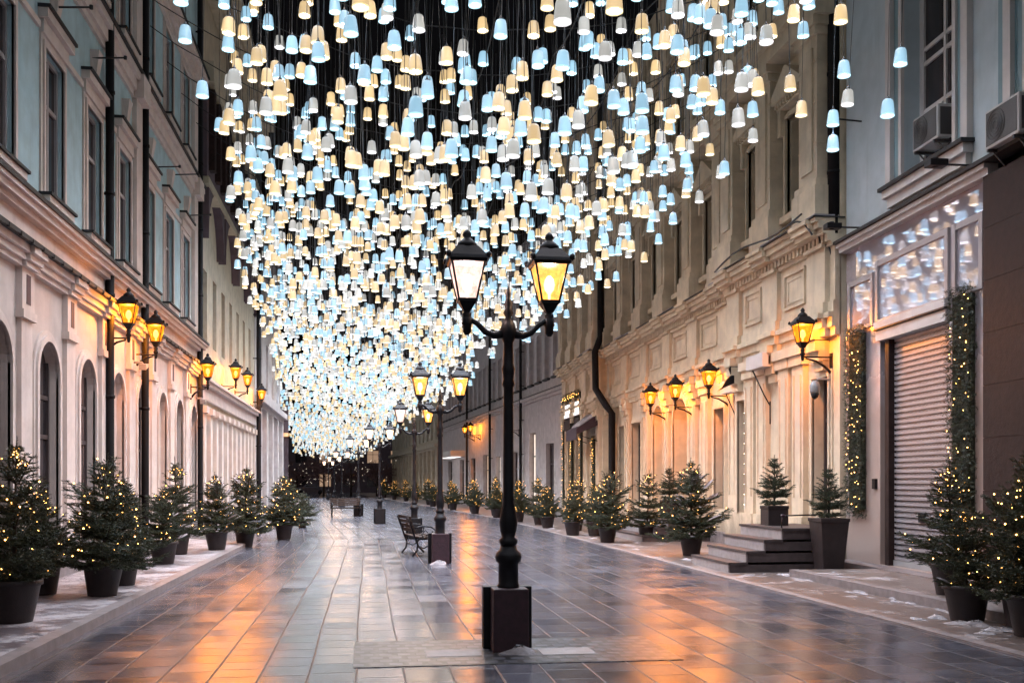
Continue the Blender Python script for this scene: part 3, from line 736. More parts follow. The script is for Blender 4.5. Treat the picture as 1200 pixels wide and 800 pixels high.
    for u in low_pil:
        mb = MB(); FO.box(mb, u - .28, u + .28, dd, dd + .12, .9, 4.05); FO.box(mb, u - .34, u + .34, dd, dd + .18, 4.05, 4.25); FO.box(mb, u - .38, u + .38, dd, dd + .24, 4.25, 4.45)
        FO.box(mb, u - .34, u + .34, dd, dd + .18, .3, .9)
        for k in (-1, 1): FO.box(mb, u + k * .17 - .03, u + k * .17 + .03, dd + .12, dd + .15, 1.3, 3.85)
        P(mb, 'ground_pilaster', M['ornate_low'], bO)
    mb = MB(); FO.box(mb, a, b, dd - .05, dd + .08, 0, .32); P(mb, 'plinth', M['kerb'], bO)
# bent downpipe between main part and far wing
mb = MB(); pts = [FO(38.3, .5, 16.5), FO(38.3, .5, 7.2), FO(38.3, .72, 6.6), FO(38.2, .72, 5.2), FO(37.4, .5, 4.5), FO(37.3, .3, 4.2), FO(37.3, .3, .3), FO(37.3, .5, .1)]
mb.tube(pts, .13, 12); P(mb, 'downpipe', M['pipe'], bO)

FG = Frame(9.35, 46.02, -.068, 1, -1)
bG = thing('grey_shop_house', 'long grey plastered house with rows of plain tall windows, past the carved one', 'building', (8.5, 62, 0))
gu = [op(.9 + 1.75 * i, 1.8 + 1.75 * i, 6.9, 9.3, depth=.25) for i in range(24)]
gu2 = [op(.9 + 1.75 * i, 1.8 + 1.75 * i, 11, 13.2, depth=.25) for i in range(24)]
gl = [op(3.6, 5.2, .4, 3.6), op(7.5, 9.0, .4, 4.3), op(12, 13.5, .4, 3.4), op(17, 18.5, .3, 3.3), op(21, 23, .3, 3.5), op(26, 28, .4, 3.4), op(31, 33, .4, 3.4), op(37, 39, .4, 3.4)]
P(wall_mesh(FG, 0, 44, 0, 15, gu + gu2 + gl), 'wall', M['grey'], bG)
for i, o in enumerate(gu):
    PW(FG, o, bG, M['frame'], M['shutterglass'], depth=.25)
    mb = MB(); FG.box(mb, o['u0'] - .1, o['u1'] + .1, 0, .16, 6.76, 6.86); P(mb, 'window_sill', M['tin'], bG)
    mb = MB(); trim(FG, mb, o, .12, .05); P(mb, 'window_surround', M['grey'], bG)
for o in gu2: PW(FG, o, bG, M['frame'], M['glass'], depth=.25)
for i, o in enumerate(gl): PW(FG, o, bG, M['framedark'], M['litwin'] if i in (1, 3) else M['litdim'] if i in (4,) else M['glass'])
P(cornice(FG, 0, 44, [(5.9, 6.05, .12), (6.05, 6.2, .25)]), 'cornice', M['grey'], bG)
mb = MB(); FG.box(mb, 0, 44, 0, .3, 6.2, 6.235); P(mb, 'cornice_flashing', M['tin'], bG)
for u in (10.3, 19.5, 28.5): PP(FG, u, .1, 14.8, bG, r=.08, d=.2)

FH = Frame(6.36, 90.06, -.075, 1, -1)
bH = thing('cream_corner_house', 'cream house with flat pilasters closing the far right row', 'building', (5, 110, 0))
P(wall_mesh(FH, .05, 42, 0, 11, [op(1.5 + 3 * i, 2.8 + 3 * i, .6, 3.4) for i in range(13)] + [op(1.5 + 3 * i, 2.8 + 3 * i, 5.6, 8) for i in range(13)]), 'wall', M['cream'], bH)
for i in range(13):
    for z, h in ((.6, 2.8), (5.6, 2.4)): PW(FH, op(1.5 + 3 * i, 2.8 + 3 * i, z, z + h), bH, M['framedark'], M['litdim'] if (i % 4 == 1 and z < 1) else M['glass'])
for i in range(14):
    mb = MB(); FH.box(mb, .3 + 3 * i, 1.0 + 3 * i, 0, .25, 0, 4.6); P(mb, 'pilaster', M['cream'], bH)
P(cornice(FH, .05, 42, [(4.6, 4.8, .3), (4.8, 5.1, .5)]), 'cornice', M['cream'], bH)

FE = Frame(-60, 176, 1, 0, 1)
bE = thing('far_block', 'dark block closing the street far behind the last lamp posts', 'building', (-12, 176, 0))
eo = [op(4 + 4 * i, 6 + 4 * i, z, z + 2.2) for i in range(27) for z in (1, 5)]
P(wall_mesh(FE, 0, 116, 0, 9.5, eo), 'wall', M['darkwall'], bE)
for i, o in enumerate(eo):
    if 20 < o['u0'] < 80: PW(FE, o, bE, M['framedark'], M['litdim'] if i in (20, 24, 25, 29, 31, 36, 43) else M['glass'])

# ------------------------------------------------------------------ lanterns and posts
def lantern_parts(parent, z0, gm, lit=True, off=(0, 0), name='lantern'):
    """square tapered street lantern standing on (off, z0); .80 m tall; lantern > pane, roof"""
    x, y = off; L = MB()
    L.lathe([(.035, 0), (.055, .03), (.035, .07), (.045, .12), (.03, .15)], 12, (x, y, z0))
    L.frust(x, y, z0 + .15, z0 + .24, .07, .17); L.frust(x, y, z0 + .235, z0 + .262, .19, .19)
    for sx in (-1, 1):
        for sy in (-1, 1):
            b, t = .085, .155
            L.tube([(x + sx * b, y + sy * b, z0 + .255), (x + sx * t, y + sy * t, z0 + .60)], .011, 6)
    L.frust(x, y, z0 + .595, z0 + .625, .345, .36)
    body = L.build(name, M['black'], parent)
    G = MB()
    q = lambda w, z: [(x - w, y - w, z), (x + w, y - w, z), (x + w, y + w, z), (x - w, y + w, z)]
    b, t = q(.083, z0 + .262), q(.152, z0 + .596)
    for i in range(4): j = (i + 1) % 4; G.add([b[i], b[j], t[j], t[i]], [(0, 1, 2, 3)])
    G.build('pane', gm, body)
    T = MB(); T.frust(x, y, z0 + .625, z0 + .655, .40, .38); T.frust(x, y, z0 + .655, z0 + .76, .36, .19)
    T.lathe([(.105, .755), (.09, .80), (.05, .835), (.03, .85), (.045, .875), (.035, .905), (.008, .93)], 14, (x, y, z0))
    for sx in (-1, 1):
        for sy in (-1, 1): T.ico((x + sx * .19, y + sy * .19, z0 + .655), .03, (1, 1, 1.3))
    T.build('lantern_roof', M['black'], body)
    if lit:
        B = MB(); B.lathe([(.012, .26), (.014, .33), (.045, .37), (.055, .42), (.045, .47), (.02, .50)], 10, (x, y, z0)); B.build('burner', M['mantle'], body)
    return body
def add_light(loc, colr, e, parent, r=.05):
    d = bpy.data.lights.new('lantern_bulb', 'POINT'); d.energy = e; d.color = colr; d.shadow_soft_size = r
    o = bpy.data.objects.new('lantern_bulb', d); col.objects.link(o); o.location = loc; o.parent = parent
    return o

POSTS = [(1.35, 9.78, 'nearest lamp post, maroon square base on sett panel, one rosy and one amber lantern'),
         (1.45, 20.5, 'second black lamp post, its square base standing beside the curly iron bench'),
         (1.35, 29.6, 'third lamp post with whitish left lantern, just behind the nearer iron bench'),
         (.5, 41.0, 'fourth lamp post standing alone on the paving where the paver rows bend'),
         (-.41, 50.5, 'fifth lamp post with the farther bench right beside its base'),
         (-1.7, 71, 'sixth lamp post, first of the thin far ones under the canopy end'),
         (-2.6, 84, 'seventh lamp post, thin and far under the dense canopy end'),
         (-3.7, 101, 'last lamp post, smallest and farthest down the street')]
def make_post(t, s, label, warm_both):
    r = thing('lamp_post', label, 'lamp post', (t, s, 0), 0, 'lamp posts along the middle of the street')
    b = MB(); b.frust(0, -.03, 0, .60, .345, .335, .36, .35); b.build('base', M['maroon'] if s < 25 else M['black'], r, .012)
    b = MB(); b.box(-.238, .236, .04, .17, 0, .605); b.build('base_plate', M['black'], r, .01)
    p = MB()
    p.lathe([(.105, .58), (.105, .62), (.096, .64), (.096, .83), (.12, .85), (.13, .89), (.12, .93), (.085, .96), (.075, 1.0)], 20)
    p.lathe([(.075, 1.0), (.09, 1.03), (.09, 1.06), (.062, 1.08), (.078, 1.14), (.088, 1.22), (.075, 1.32), (.056, 1.42), (.058, 1.45), (.052, 1.48), (.049, 2.40), (.047, 2.52), (.062, 2.55), (.05, 2.60), (.058, 2.66), (.064, 2.70), (.05, 2.75), (.045, 2.95), (.075, 3.02), (.08, 3.08), (.06, 3.14), (.028, 3.2), (.05, 3.24), (.03, 3.28), (.042, 3.33), (.02, 3.38), (.03, 3.42), (.006, 3.5)], 16)
    p.build('shaft', M['black'], r)
    for sx in (-1, 1):
        a = MB(); a.tube([(sx * .05, 0, 3.04), (sx * .14, 0, 3.02), (sx * .22, 0, 3.05), (sx * .30, 0, 3.13), (sx * .36, 0, 3.165), (sx * .40, 0, 3.17)], [.045, .036, .03, .026, .024, .03], 10)
        a.lathe([(.02, 3.02), (.04, 3.05), (.045, 3.14), (.05, 3.19)], 12, (sx * .40, 0, 0)); a.build('arm', M['black'], r)
        gm = M['glass_rose'] if (sx < 0 and not warm_both) else M['glass_post'] if s < 35 else M['glass_far']
        lantern_parts(r, 3.10, gm, True, (sx * .40, 0))
        add_light((sx * .40, 0, 3.10 + .55), (1, .76, .74) if (sx < 0 and not warm_both) else (1, .72, .56), POST_W, r)
    return r
POST_W, WALL_W = 88, 520
for i, (t, s, lb) in enumerate(POSTS): make_post(t, s, lb, i not in (0, 2))

def wall_lantern(F, u, z, label, arm=.47, d=0.0, lit=True, group='amber lanterns on the facades'):
    """iron bracket lantern; z = foot of the lantern"""
    base = F(u, d, z)
    ang = math.atan2(F.n[1], F.n[0])
    r = thing('wall_lantern', label, 'lantern', base, ang, group)
    b = MB(); b.box(0, .025, -.05, .05, -.35, .08)
    b.tube([(0, 0, .0), (arm - .02, 0, .0)], .016, 8)
    b.tube([(.02, 0, -.30), (arm * .25, 0, -.18), (arm * .55, 0, -.08), (arm * .9, 0, -.03)], [.03, .026, .022, .016], 8)
    b.lathe([(.02, -.08), (.035, -.03), (.035, .03), (.045, .06)], 10, (arm, 0, 0)); b.build('bracket', M['black'], r)
    lantern_parts(r, .02, M['glass_wall'] if lit else M['glass_off'], lit, (arm, 0))
    if lit: add_light((arm, 0, .57), (1, .385, .06), WALL_W, r)
    return r
wall_lantern(FL, 20.05, 4.32, 'first amber lantern on the teal house, highest, beside the nearest downpipe', .47)
wall_lantern(FL, 22.55, 4.32, 'second amber lantern on the teal house, above the white bullet camera', .47)
wall_lantern(FL, 29.7, 4.30, 'third amber lantern, at the far corner of the teal house', .47)
wall_lantern(FL, 35.9, 4.9, 'first amber lantern on the cream arcaded house', .47)
wall_lantern(FL, 39.4, 5.0, 'second amber lantern on the cream arcaded house', .47)
wall_lantern(FL, 44.6, 4.9, 'last amber lantern on the left, by the far downpipe of the arcaded house', .47)
wall_lantern(FO, 18.95, 4.06, 'amber lantern on the carved house right beside the shop garland', .6, .35)
wall_lantern(FO, 25.5, 3.86, 'amber lantern on the carved house nearest the large spruce at the steps', .6)
wall_lantern(FO, 28.4, 3.78, 'amber lantern on the carved house beside the taller arched doorway', .6)
wall_lantern(FO, 31.0, 3.8, 'amber lantern on the carved house between its two arches, farthest of its three', .6)
wall_lantern(FG, 11.6, 4.6, 'unlit grey lantern on the grey house beside the lit shop boxes', .6, lit=False, group=None)
wall_lantern(FG, 24.0, 4.9, 'nearer of two close amber lanterns on the grey house', .7)
wall_lantern(FG, 26.4, 4.9, 'farther of two close amber lanterns on the grey house', .7)

# ------------------------------------------------------------------ benches
def bench(loc, rz, label):
    r = thing('park_bench', label, 'bench', loc, rz, 'iron benches beside the lamp posts')
    L = 1.5
    for y in (-L / 2 + .08, L / 2 - .08):
        b = MB()
        b.tube([(-.26, y, 0), (-.16, y, .12), (-.14, y, .26), (-.20, y, .40), (-.27, y, .62), (-.36, y, .86)], .022, 8)
        b.tube([(.26, y, 0), (.14, y, .12), (.10, y, .24), (.20, y, .36), (.26, y, .42)], .022, 8)
        b.tube([(-.2, y, .40), (.0, y, .37), (.26, y, .42)], .02, 8)
        b.tube([(-.26, y, .60), (-.05, y, .66), (.16, y, .64), (.26, y, .56), (.24, y, .48), (.18, y, .50), (.19, y, .55)], .018, 8)
        b.tube([(.0, y, .38), (-.05, y, .48), (.03, y, .57), (.1, y, .50), (.05, y, .45)], .014, 6)
        b.tube([(-.14, y, .22), (.0, y, .17), (.1, y, .24)], .016, 6)
        b.build('side_frame', M['black'], r)
    b = MB()
    for k in range(5): b.box(-.2 + k * .095, -.13 + k * .095, -L / 2, L / 2, .415 - .012 * (2 - abs(k - 2)), .44 - .012 * (2 - abs(k - 2)))
    b.build('seat', M['wood'], r)
    b = MB()
    for k in range(4):
        x, z = -.225 - .032 * k, .52 + .095 * k; b.hexa([(x, -L / 2, z), (x + .03, -L / 2, z), (x + .03, L / 2, z), (x, L / 2, z)], [(x - .025, -L / 2, z + .075), (x + .005, -L / 2, z + .075), (x + .005, L / 2, z + .075), (x - .025, L / 2, z + .075)])
    b.build('backrest', M['wood'], r)
bench((1.15, 23.2, 0), R(8), 'curly iron bench right behind the second lamp post')
bench((-1.0, 49.9, 0), R(-80), 'far iron bench beside the fifth lamp post')

# ------------------------------------------------------------------ spruces
def spruce_mesh(seed, h, rad, snow=0.0, whorls=13, nb=8, z_lo=.02):
    rn = random.Random(seed); lob = rn.random() * 6; F_ = MB(); S_ = MB(); W_ = MB(); tips = []
    def needles(a, b, dens, ln, wd):
        d = b - a; L = d.length
        if L < 1e-4: return
        d /= L; u = d.cross(Vector((0, 0, 1)))
        u = u.normalized() if u.length > .05 else Vector((1, 0, 0)); w = u.cross(d)
        n = max(2, int(L * dens)); vs, fs = [], []
        for i in range(n):
            p = a + d * (L * (i + rn.random()) / n)
            an = rn.uniform(-.5, PI + .5) if rn.random() < .8 else rn.uniform(0, 2 * PI)
            o = u * math.cos(an) + w * math.sin(an) * .8
            q = p + o * ln * rn.uniform(.7, 1.1) + d * ln * rn.uniform(.5, 1.0)
            sd = d.cross(o).normalized() * wd * .5
            k = len(vs); vs += [p - sd, p + sd, q + sd * .3, q - sd * .3]; fs.append((k, k + 1, k + 2, k + 3))
        F_.add(vs, fs)
    for i in range(whorls):
        f = i / (whorls - 1); z = z_lo * h + (h * .93 - z_lo * h) * f
        Lm = rad * ((1 - f) ** .85 * .98 + .07) * rn.uniform(.88, 1.08)
        if f < .12: Lm *= .82
        n = max(4, int(nb * (1 - .4 * f))); a0 = rn.random() * 6.3; zj = rn.uniform(-.03, .03) * h
        for k in range(n):
            an = a0 + 2 * PI * k / n + rn.uniform(-.3, .3); L = Lm * rn.uniform(.55, 1.2) * (1 + .16 * math.sin(an * 2 + lob) + .12 * math.sin(an * 3 + lob * 2 + z * 4))
            el = -.12 + .95 * f ** 1.3 + rn.uniform(-.12, .15)
            o = Vector((math.cos(an), math.sin(an), 0)); side = Vector((-o.y, o.x, 0))
            pts = []
            for j in range(5):
                q = j / 4; pts.append(Vector((0, 0, z + zj + rn.uniform(-.03, .03))) + o * L * q + Vector((0, 0, L * (math.tan(el) * q + .28 * q * q - .05))))
            W_.tube(pts, [.012 * (1 - .7 * j / 4) for j in range(5)], 4, False)
            for p, q in zip(pts, pts[1:]): needles(p, q, 150, .034, .0095)
            tips.append((pts[-1], an, z)); tips.append((pts[3], an, z))
            m = max(3, int(L / .052))
            for j in range(1, m + 1):
                q = j / m; jj = min(3, int(q * 4)); p = pts[jj].lerp(pts[jj + 1], q * 4 - jj) if q < 1 else pts[4]
                tl = min(.26, (1.08 - q) * L * .62 + .045) * rn.uniform(.7, 1.15)
                for sgn in (-1, 1):
                    dr = (o * .75 + side * sgn * rn.uniform(.6, 1.0) + Vector((0, 0, rn.uniform(-.18, .32) + .3 * f))).normalized()
                    e = p + dr * tl; needles(p, e, 140, .032, .0095)
                    if tl > .13:
                        for s2 in (-1, 1):
                            c = p.lerp(e, rn.uniform(.35, .6)); d2 = (dr + side * s2 * .7 + Vector((0, 0, rn.uniform(-.2, .25)))).normalized()
                            needles(c, c + d2 * tl * .45, 130, .030, .0095)
            if snow and rn.random() < snow and f < .8:
                p, q = pts[2], pts[4]; c = p.lerp(q, .5); k2 = rn.uniform(.5, 1.0)
                hb = S_; nn = 9; L2 = (q - p).length
                ax = (q - p).normalized()
                vs = [c + Vector((0, 0, .045))]
                for r_ in (.55, 1.0):
                    for t_ in range(nn):
                        aa = 2 * PI * t_ / nn; vs.append(c + ax * math.cos(aa) * L2 * .55 * r_ * k2 * rn.uniform(.8, 1.15) + side * math.sin(aa) * .075 * r_ * rn.uniform(.7, 1.3) + Vector((0, 0, .04 * (1 - r_ ** 2) + .012)))
                fs = [(0, 1 + t_, 1 + (t_ + 1) % nn) for t_ in range(nn)] + [(1 + t_, 1 + (t_ + 1) % nn, 1 + nn + (t_ + 1) % nn, 1 + nn + t_) for t_ in range(nn)]
                hb.add(vs, fs, True)
    top = Vector((0, 0, h * .9))
    needles(top, Vector((0, 0, h * 1.07)), 200, .03, .008); W_.tube([(0, 0, h), (0, 0, h * 1.08)], [.006, .003], 5)
    for k in range(6):
        an = k * 1.05 + rn.random(); needles(Vector((0, 0, h * .93)), Vector((math.cos(an) * .09, math.sin(an) * .09, h * .985)), 190, .028, .008)
    W_.tube([(0, 0, -.12), (0, 0, h * .5), (0, 0, h)], [.028, .018, .006], 8)
    return F_, W_, S_, tips

def fairy(tips, n, seed, r=.0095):
    rn = random.Random(seed); B = MB(); Wi = MB(); Wi.k = 1
    ps = sorted(rn.sample(tips, min(n, len(tips))), key=lambda q: q[2] * 30 + q[1])
    pts = []
    for p, an, z in ps:
        q = p * rn.uniform(.8, .98); q = Vector((q.x, q.y, p.z + rn.uniform(-.06, .03)))
        pts.append(q); B.ico(q, r * rn.uniform(.8, 1.2))
    B.k = 1
    for a, b in zip(pts, pts[1:]):
        if (a - b).length < .7: B.tube([a, (a + b) / 2 - Vector((0, 0, .02)), b], .0022, 3, False)
    return B

VAR = []
for i, (sd, h, rad, sn) in enumerate(((3, 1.62, .74, 0), (8, 1.50, .78, .05), (21, 1.70, .70, .0), (33, 1.5, .80, .40), (45, 1.0, .40, 0), (52, 1.25, .70, .10), (67, 1.55, .82, .0), (71, 1.75, .66, .06))):
    F_, W_, S_, tips = spruce_mesh(sd, h, rad, sn, whorls=13 if h > 1.3 else 11, nb=8)
    VAR.append(dict(h=h, rad=rad, crown=F_.mesh('crown', M['needle']), trunk=W_.mesh('trunk', M['bark']), snow=S_.mesh('branch_snow', M['snow']) if sn else None,
                    lights=fairy(tips, 58 if h > 1.3 else 36, sd).mesh('fairy_lights', [M['fairy'], M['cable']])))
pm = MB(); pm.lathe([(.18, 0), (.185, .02), (.245, .36), (.268, .37), (.268, .42), (.245, .42), (.235, .37)], 28, capt=False); pm.k = 1; pm.lathe([(.235, .37), (.02, .385)], 28, capb=False)
POT = pm.mesh('pot', [M['pot'], M['bark']])
def link_mesh(name, me, parent, z=0):
    o = bpy.data.objects.new(name, me); col.objects.link(o); o.parent = parent; o.location = (0, 0, z); return o
def potted(t, s, v, height, label, zb=0.0, lit=True, group='potted spruces lining the street', wide=1.0, rz=None, pot=1.0, cat='potted tree'):
    V = VAR[v]; r = thing('potted_spruce', label, cat, (t, s, zb), random.uniform(0, 6.28) if rz is None else rz, group)
    p = link_mesh('pot', POT, r); p.scale = (pot, pot, pot)
    k = (height - .40 * pot) / V['h']
    for nm, me in (('crown', V['crown']), ('trunk', V['trunk']), ('fairy_lights', V['lights'] if lit else None), ('branch_snow', V['snow'])):
        if me is None: continue
        o = link_mesh(nm, me, r, .40 * pot); o.scale = (k * wide, k * wide, k)
        if nm == 'fairy_lights': o.scale = (k * wide, k * wide, k)
    r.rotation_euler = (random.uniform(-.035, .035), random.uniform(-.035, .035), r.rotation_euler.z)
    for q in r.children:
        if q.name.startswith(('fairy', 'branch')): q['kind'] = 'stuff'
    return r
zl = .102
potted(-3.80, 11.75, 0, 1.90, 'nearest spruce on the left pavement, dark, in a wide tapered pot', zl, wide=1.0, pot=1.1)
potted(-4.35, 14.6, 1, 1.45, 'low spruce behind the nearest left one, its pot almost hidden against the wall', zl)
potted(-3.5, 14.3, 6, 1.80, 'second spruce on the left pavement, thick with yellow fairy lights', zl, wide=1.12)
potted(-3.55, 15.75, 1, 1.52, 'spruce close behind the yellow lit second one, in a slimmer pot', zl, pot=.85)
potted(-3.75, 19.8, 5, 1.35, 'low wide spruce at the left kerb before the tall one', zl)
potted(-3.95, 22.4, 7, 1.95, 'tall spruce before the second left downpipe', zl)
potted(-3.35, 23.8, 3, 1.66, 'snow dusted left spruce standing right on the kerb', zl, wide=.95)
potted(-3.05, 26.5, 3, 1.95, 'tall snow dusted left spruce at the pavement end', .0)
potted(-2.35, 29.9, 1, 1.82, 'spruce standing on the paving just past the left kerb end', 0, wide=1.15)
r_ = potted(-2.3, 37.5, 4, 1.25, 'small unlit spruce, last on the left beyond the kerb end', 0, lit=False, wide=1.5, pot=.7)
potted(7.65, 12.6, 2, 1.70, 'dark spruce on the raised pavement before the roller shutter', .135, wide=1.05)
potted(6.85, 10.95, 5, 1.25, 'low broad spruce with golden lights, first of the front right trio', .02, wide=.85)
potted(7.15, 10.35, 7, 1.95, 'tall spruce in the middle of the front right trio', .02)
potted(6.85, 9.75, 6, 1.80, 'nearest right spruce, standing in the heavy dark pot', .02, pot=1.05)
potted(7.05, 21.7, 3, 2.02, 'large snow dusted spruce beside the dark stone steps', .02, wide=1.0)
potted(7.6, 27.3, 2, 1.85, 'spruce in front of the narrow window beside the arched doorways', .02)
potted(6.4, 26.9, 6, 1.85, 'broad bright spruce nearest the kerb past the far steps', .02, wide=1.05)
potted(6.8, 30.2, 0, 1.5, 'spruce just behind the broad bright one on the right', .02)
potted(6.2, 30.6, 5, 1.30, 'small spruce with golden lights and a little round pot on the right', .02, wide=.9)
FAR = [(6.9, 33.5, 0, 1.7), (6.3, 35.5, 1, 1.5), (6.5, 38.4, 2, 1.8), (6.1, 41.2, 5, 1.4), (6.5, 44, 0, 1.7), (5.9, 46.5, 1, 1.5), (6.2, 49.5, 2, 1.9), (5.5, 52.5, 5, 1.4), (5.8, 56, 0, 1.8), (5.0, 60, 1, 1.6), (5.2, 64, 2, 1.8), (4.4, 69, 5, 1.5), (4.5, 75, 0, 1.9), (3.8, 82, 1, 1.7), (3.4, 90, 2, 1.9), (2.6, 99, 0, 1.8), (1.8, 109, 1, 2.0)]
ORD = 'first second third fourth fifth sixth seventh eighth ninth tenth eleventh twelfth thirteenth fourteenth fifteenth sixteenth last'.split()
for i, (t, s, v, h) in enumerate(FAR):
    potted(t, s, v, h, '%s lit spruce of the far right row, counted from the awning side outward' % ORD[i], .02)

# dark planters with small unlit spruces
def planter(t, s, z, w0, w1, hh, th, label, v=4, rz=0):
    r = thing('planter_spruce', label, 'planter', (t, s, z), rz, 'dark square planters at the steps')
    b = MB(); b.frust(0, 0, 0, hh, w0, w1); b.frust(0, 0, hh - .05, hh + .012, w1 + .02, w1 + .02); b.build('planter_box', M['pot'], r, .008)
    k = th / VAR[v]['h']
    for nm, me in (('crown', VAR[v]['crown']), ('trunk', VAR[v]['trunk'])):
        o = link_mesh(nm, me, r, hh + .06); o.scale = (k, k, k)
planter(8.02, 17.0, .02, .36, .52, .96, .82, 'tall tapered planter with small spruce in front of the dark step flank')
planter(7.72, 18.7, .80, .40, .40, .36, .86, 'square planter with small round spruce on the landing of the dark steps')
planter(8.45, 28.0, .62, .42, .42, .5, .85, 'square planter with small spruce on the landing of the far steps')

# ------------------------------------------------------------------ steps
def steps(t0, s0, s1, n, rise, tread, t1, label):
    r = thing('stone_steps', label, 'steps', (t0, s0, 0))
    for k in range(n):
        b = MB(); a = k * tread
        b.box(a + .03, t1 - t0, 0, s1 - s0, k * rise, (k + 1) * rise - .045); b.build('step', M['step_stone'], r)
        b = MB(); b.box(a, (k + 1) * tread + .02 if k < n - 1 else t1 - t0, -.02, s1 - s0 + .02, (k + 1) * rise - .045, (k + 1) * rise); b.build('tread', M['tread'], r)
        b = MB(); b.box(a + .012, a + .03, .04, s1 - s0 - .04, k * rise, (k + 1) * rise - .045); b.build('riser', M['step_lit'], r)
        if k: pass
    return r
steps(6.33, 17.4, 19.5, 4, .2, .33, 8.5, 'dark stone steps with risers toned as street-lit, leading up to the carved house')
steps(7.35, 26.9, 30.6, 3, .2, .36, 9.3, 'smaller far flight of stone steps below the taller arch')
r = thing('handrail', 'thin dark rail with a bow above the dark step flank', 'rail', (7.35, 17.47, .8))
b = MB(); b.tube([(.0, 0, 0), (.0, 0, .22), (.85, 0, .24)], .014, 8); b.tube([(.85, 0, 0), (.85, 0, .24)], .014, 8); b.build('bar', M['black'], r)
b = MB(); b.ico((.02, -.02, .22), .035, (1.6, .6, 1)); b.ico((.0, -.02, .15), .03, (.5, .5, 1.6)); b.build('bow', M['maroon'], r)

# ------------------------------------------------------------------ garlands
def needle_panel(F, u0, u1, z0, z1, d, label, n, seed, lights=60, cat='garland', name='garland', grp='lit evergreen garlands on the shop fronts'):
    rn = random.Random(seed)
    r = thing(name, label, cat, F((u0 + u1) / 2, d, z0), 0, grp)
    mb = MB(); F.box(mb, u0 + .09, u1 - .09, d, d + .1, z0 + .08, z1 - .08); P(mb, 'backing', M['needle_brown'], r)
    mb = MB(); vs, fs = [], []
    for i in range(n):
        u, z = rn.uniform(u0 - .05, u1 + .05), rn.uniform(z0 - .06, z1 + .06)
        q = rn.uniform(.05, .17)
        base = Vector(F(u, d + .04, z)); nrm = Vector((F.n[0], F.n[1], 0)); al = Vector((F.d[0], F.d[1], 0))
        dr = (nrm * rn.uniform(.1, .9) + al * rn.uniform(-.9, .9) + Vector((0, 0, rn.uniform(-.9, .5)))).normalized()
        base = base + nrm * rn.uniform(0, .08)
        L = rn.uniform(.06, .12)
        for k in range(9):
            p = base + dr * L * k / 9; o = Vector((rn.uniform(-1, 1), rn.uniform(-1, 1), rn.uniform(-1, 1)))
            o = (o - dr * o.dot(dr)); o = o.normalized() * .03 + dr * .02; sd = dr.cross(o).normalized() * .004
            b_ = len(vs); vs += [p - sd, p + sd, p + o]; fs.append((b_, b_ + 1, b_ + 2))
    mb.add(vs, fs); P(mb, 'foliage', M['needle'], r)
    mb = MB()
    for i in range(lights):
        mb.ico(F(rn.uniform(u0 + .02, u1 - .02), d + rn.uniform(.12, .18), rn.uniform(z0 + .05, z1 - .05)), rn.uniform(.006, .009))
    P(mb, 'fairy_lights', M['fairy'], r); return r
needle_panel(FR, 13.98, 14.62, 1.1, 4.5, .0, 'wider garland panel between the roller shutter and the brown pier', 2900, 5, 46)
needle_panel(FR, 17.62, 18.3, 1.05, 4.45, .0, 'garland panel at the far edge of the shop beside the carved house', 2900, 6, 62)
g2 = 'garlands framing the lit shop boxes'
FB = Frame(9.0, 0, 0, 1, -1)
needle_panel(FB, 41.7, 42.0, .4, 5.35, .1, 'nearest upright garland of the lit box shop, right of its boxes', 500, 7, 40, grp=g2)
needle_panel(FB, 43.6, 43.9, .4, 5.2, .1, 'middle upright garland between the two white light boxes', 500, 8, 40, grp=g2)
needle_panel(FB, 45.5, 45.8, .4, 5.2, .1, 'farthest upright garland of the lit box shop', 500, 9, 40, grp=g2)
needle_panel(FB, 41.7, 45.8, 5.2, 5.5, .12, 'horizontal garland along the top of the two light boxes', 600, 10, 40, grp=g2)
needle_panel(FB, 39.15, 39.6, .5, 3.4, .1, 'upright garland hanging below the snowy awning', 500, 12, 40, grp=None)
for k, (a, b) in enumerate(((42.05, 43.55), (43.95, 45.45))):
    r = thing('light_box', ('nearer' if k == 0 else 'farther') + ' glowing white light box in the garland frame', 'light box', FB(a, .05, 4.5), 0, 'white light boxes')
    mb = MB(); FB.box(mb, a, b, .02, .2, 4.42, 5.12); P(mb, 'box', M['brown'], r)
    mb = MB(); FB.box(mb, a + .05, b - .05, .2, .215, 4.5, 5.06); P(mb, 'lit_face', M['lightbox'], r)
    mb = MB(); FB.box(mb, a, b, .02, .22, 3.95, 4.38); P(mb, 'fascia', M['brown'], r)
# awning
r = thing('awning', 'dark folding awning with snow on top above the narrow shop door', 'awning', FB(40, 0, 3.5))
mb = MB(); a, b = 38.9, 41.0
mb.hexa([FB(a, .02, 3.9), FB(b, .02, 3.9), FB(b, .95, 3.5), FB(a, .95, 3.5)], [FB(a, .02, 4.35), FB(b, .02, 4.35), FB(b, .95, 3.72), FB(a, .95, 3.72)])
FB.box(mb, a, b, .952, .97, 3.3, 3.72); P(mb, 'canopy', M['awning'], r)
mb = MB(); mb.hexa([FB(a + .2, .15, 4.27), FB(b - .3, .15, 4.27), FB(b - .3, .8, 3.83), FB(a + .2, .8, 3.83)], [FB(a + .3, .2, 4.36), FB(b - .4, .2, 4.36), FB(b - .4, .75, 3.93), FB(a + .3, .75, 3.93)]); P(mb, 'awning_snow', M['snow'], r)
mb = MB(); mb.tube([FB(a + .05, .0, 3.2), FB(a + .05, .9, 3.48)], .015, 6); mb.tube([FB(b - .05, .0, 3.2), FB(b - .05, .9, 3.48)], .015, 6); P(mb, 'strut', M['black'], r)
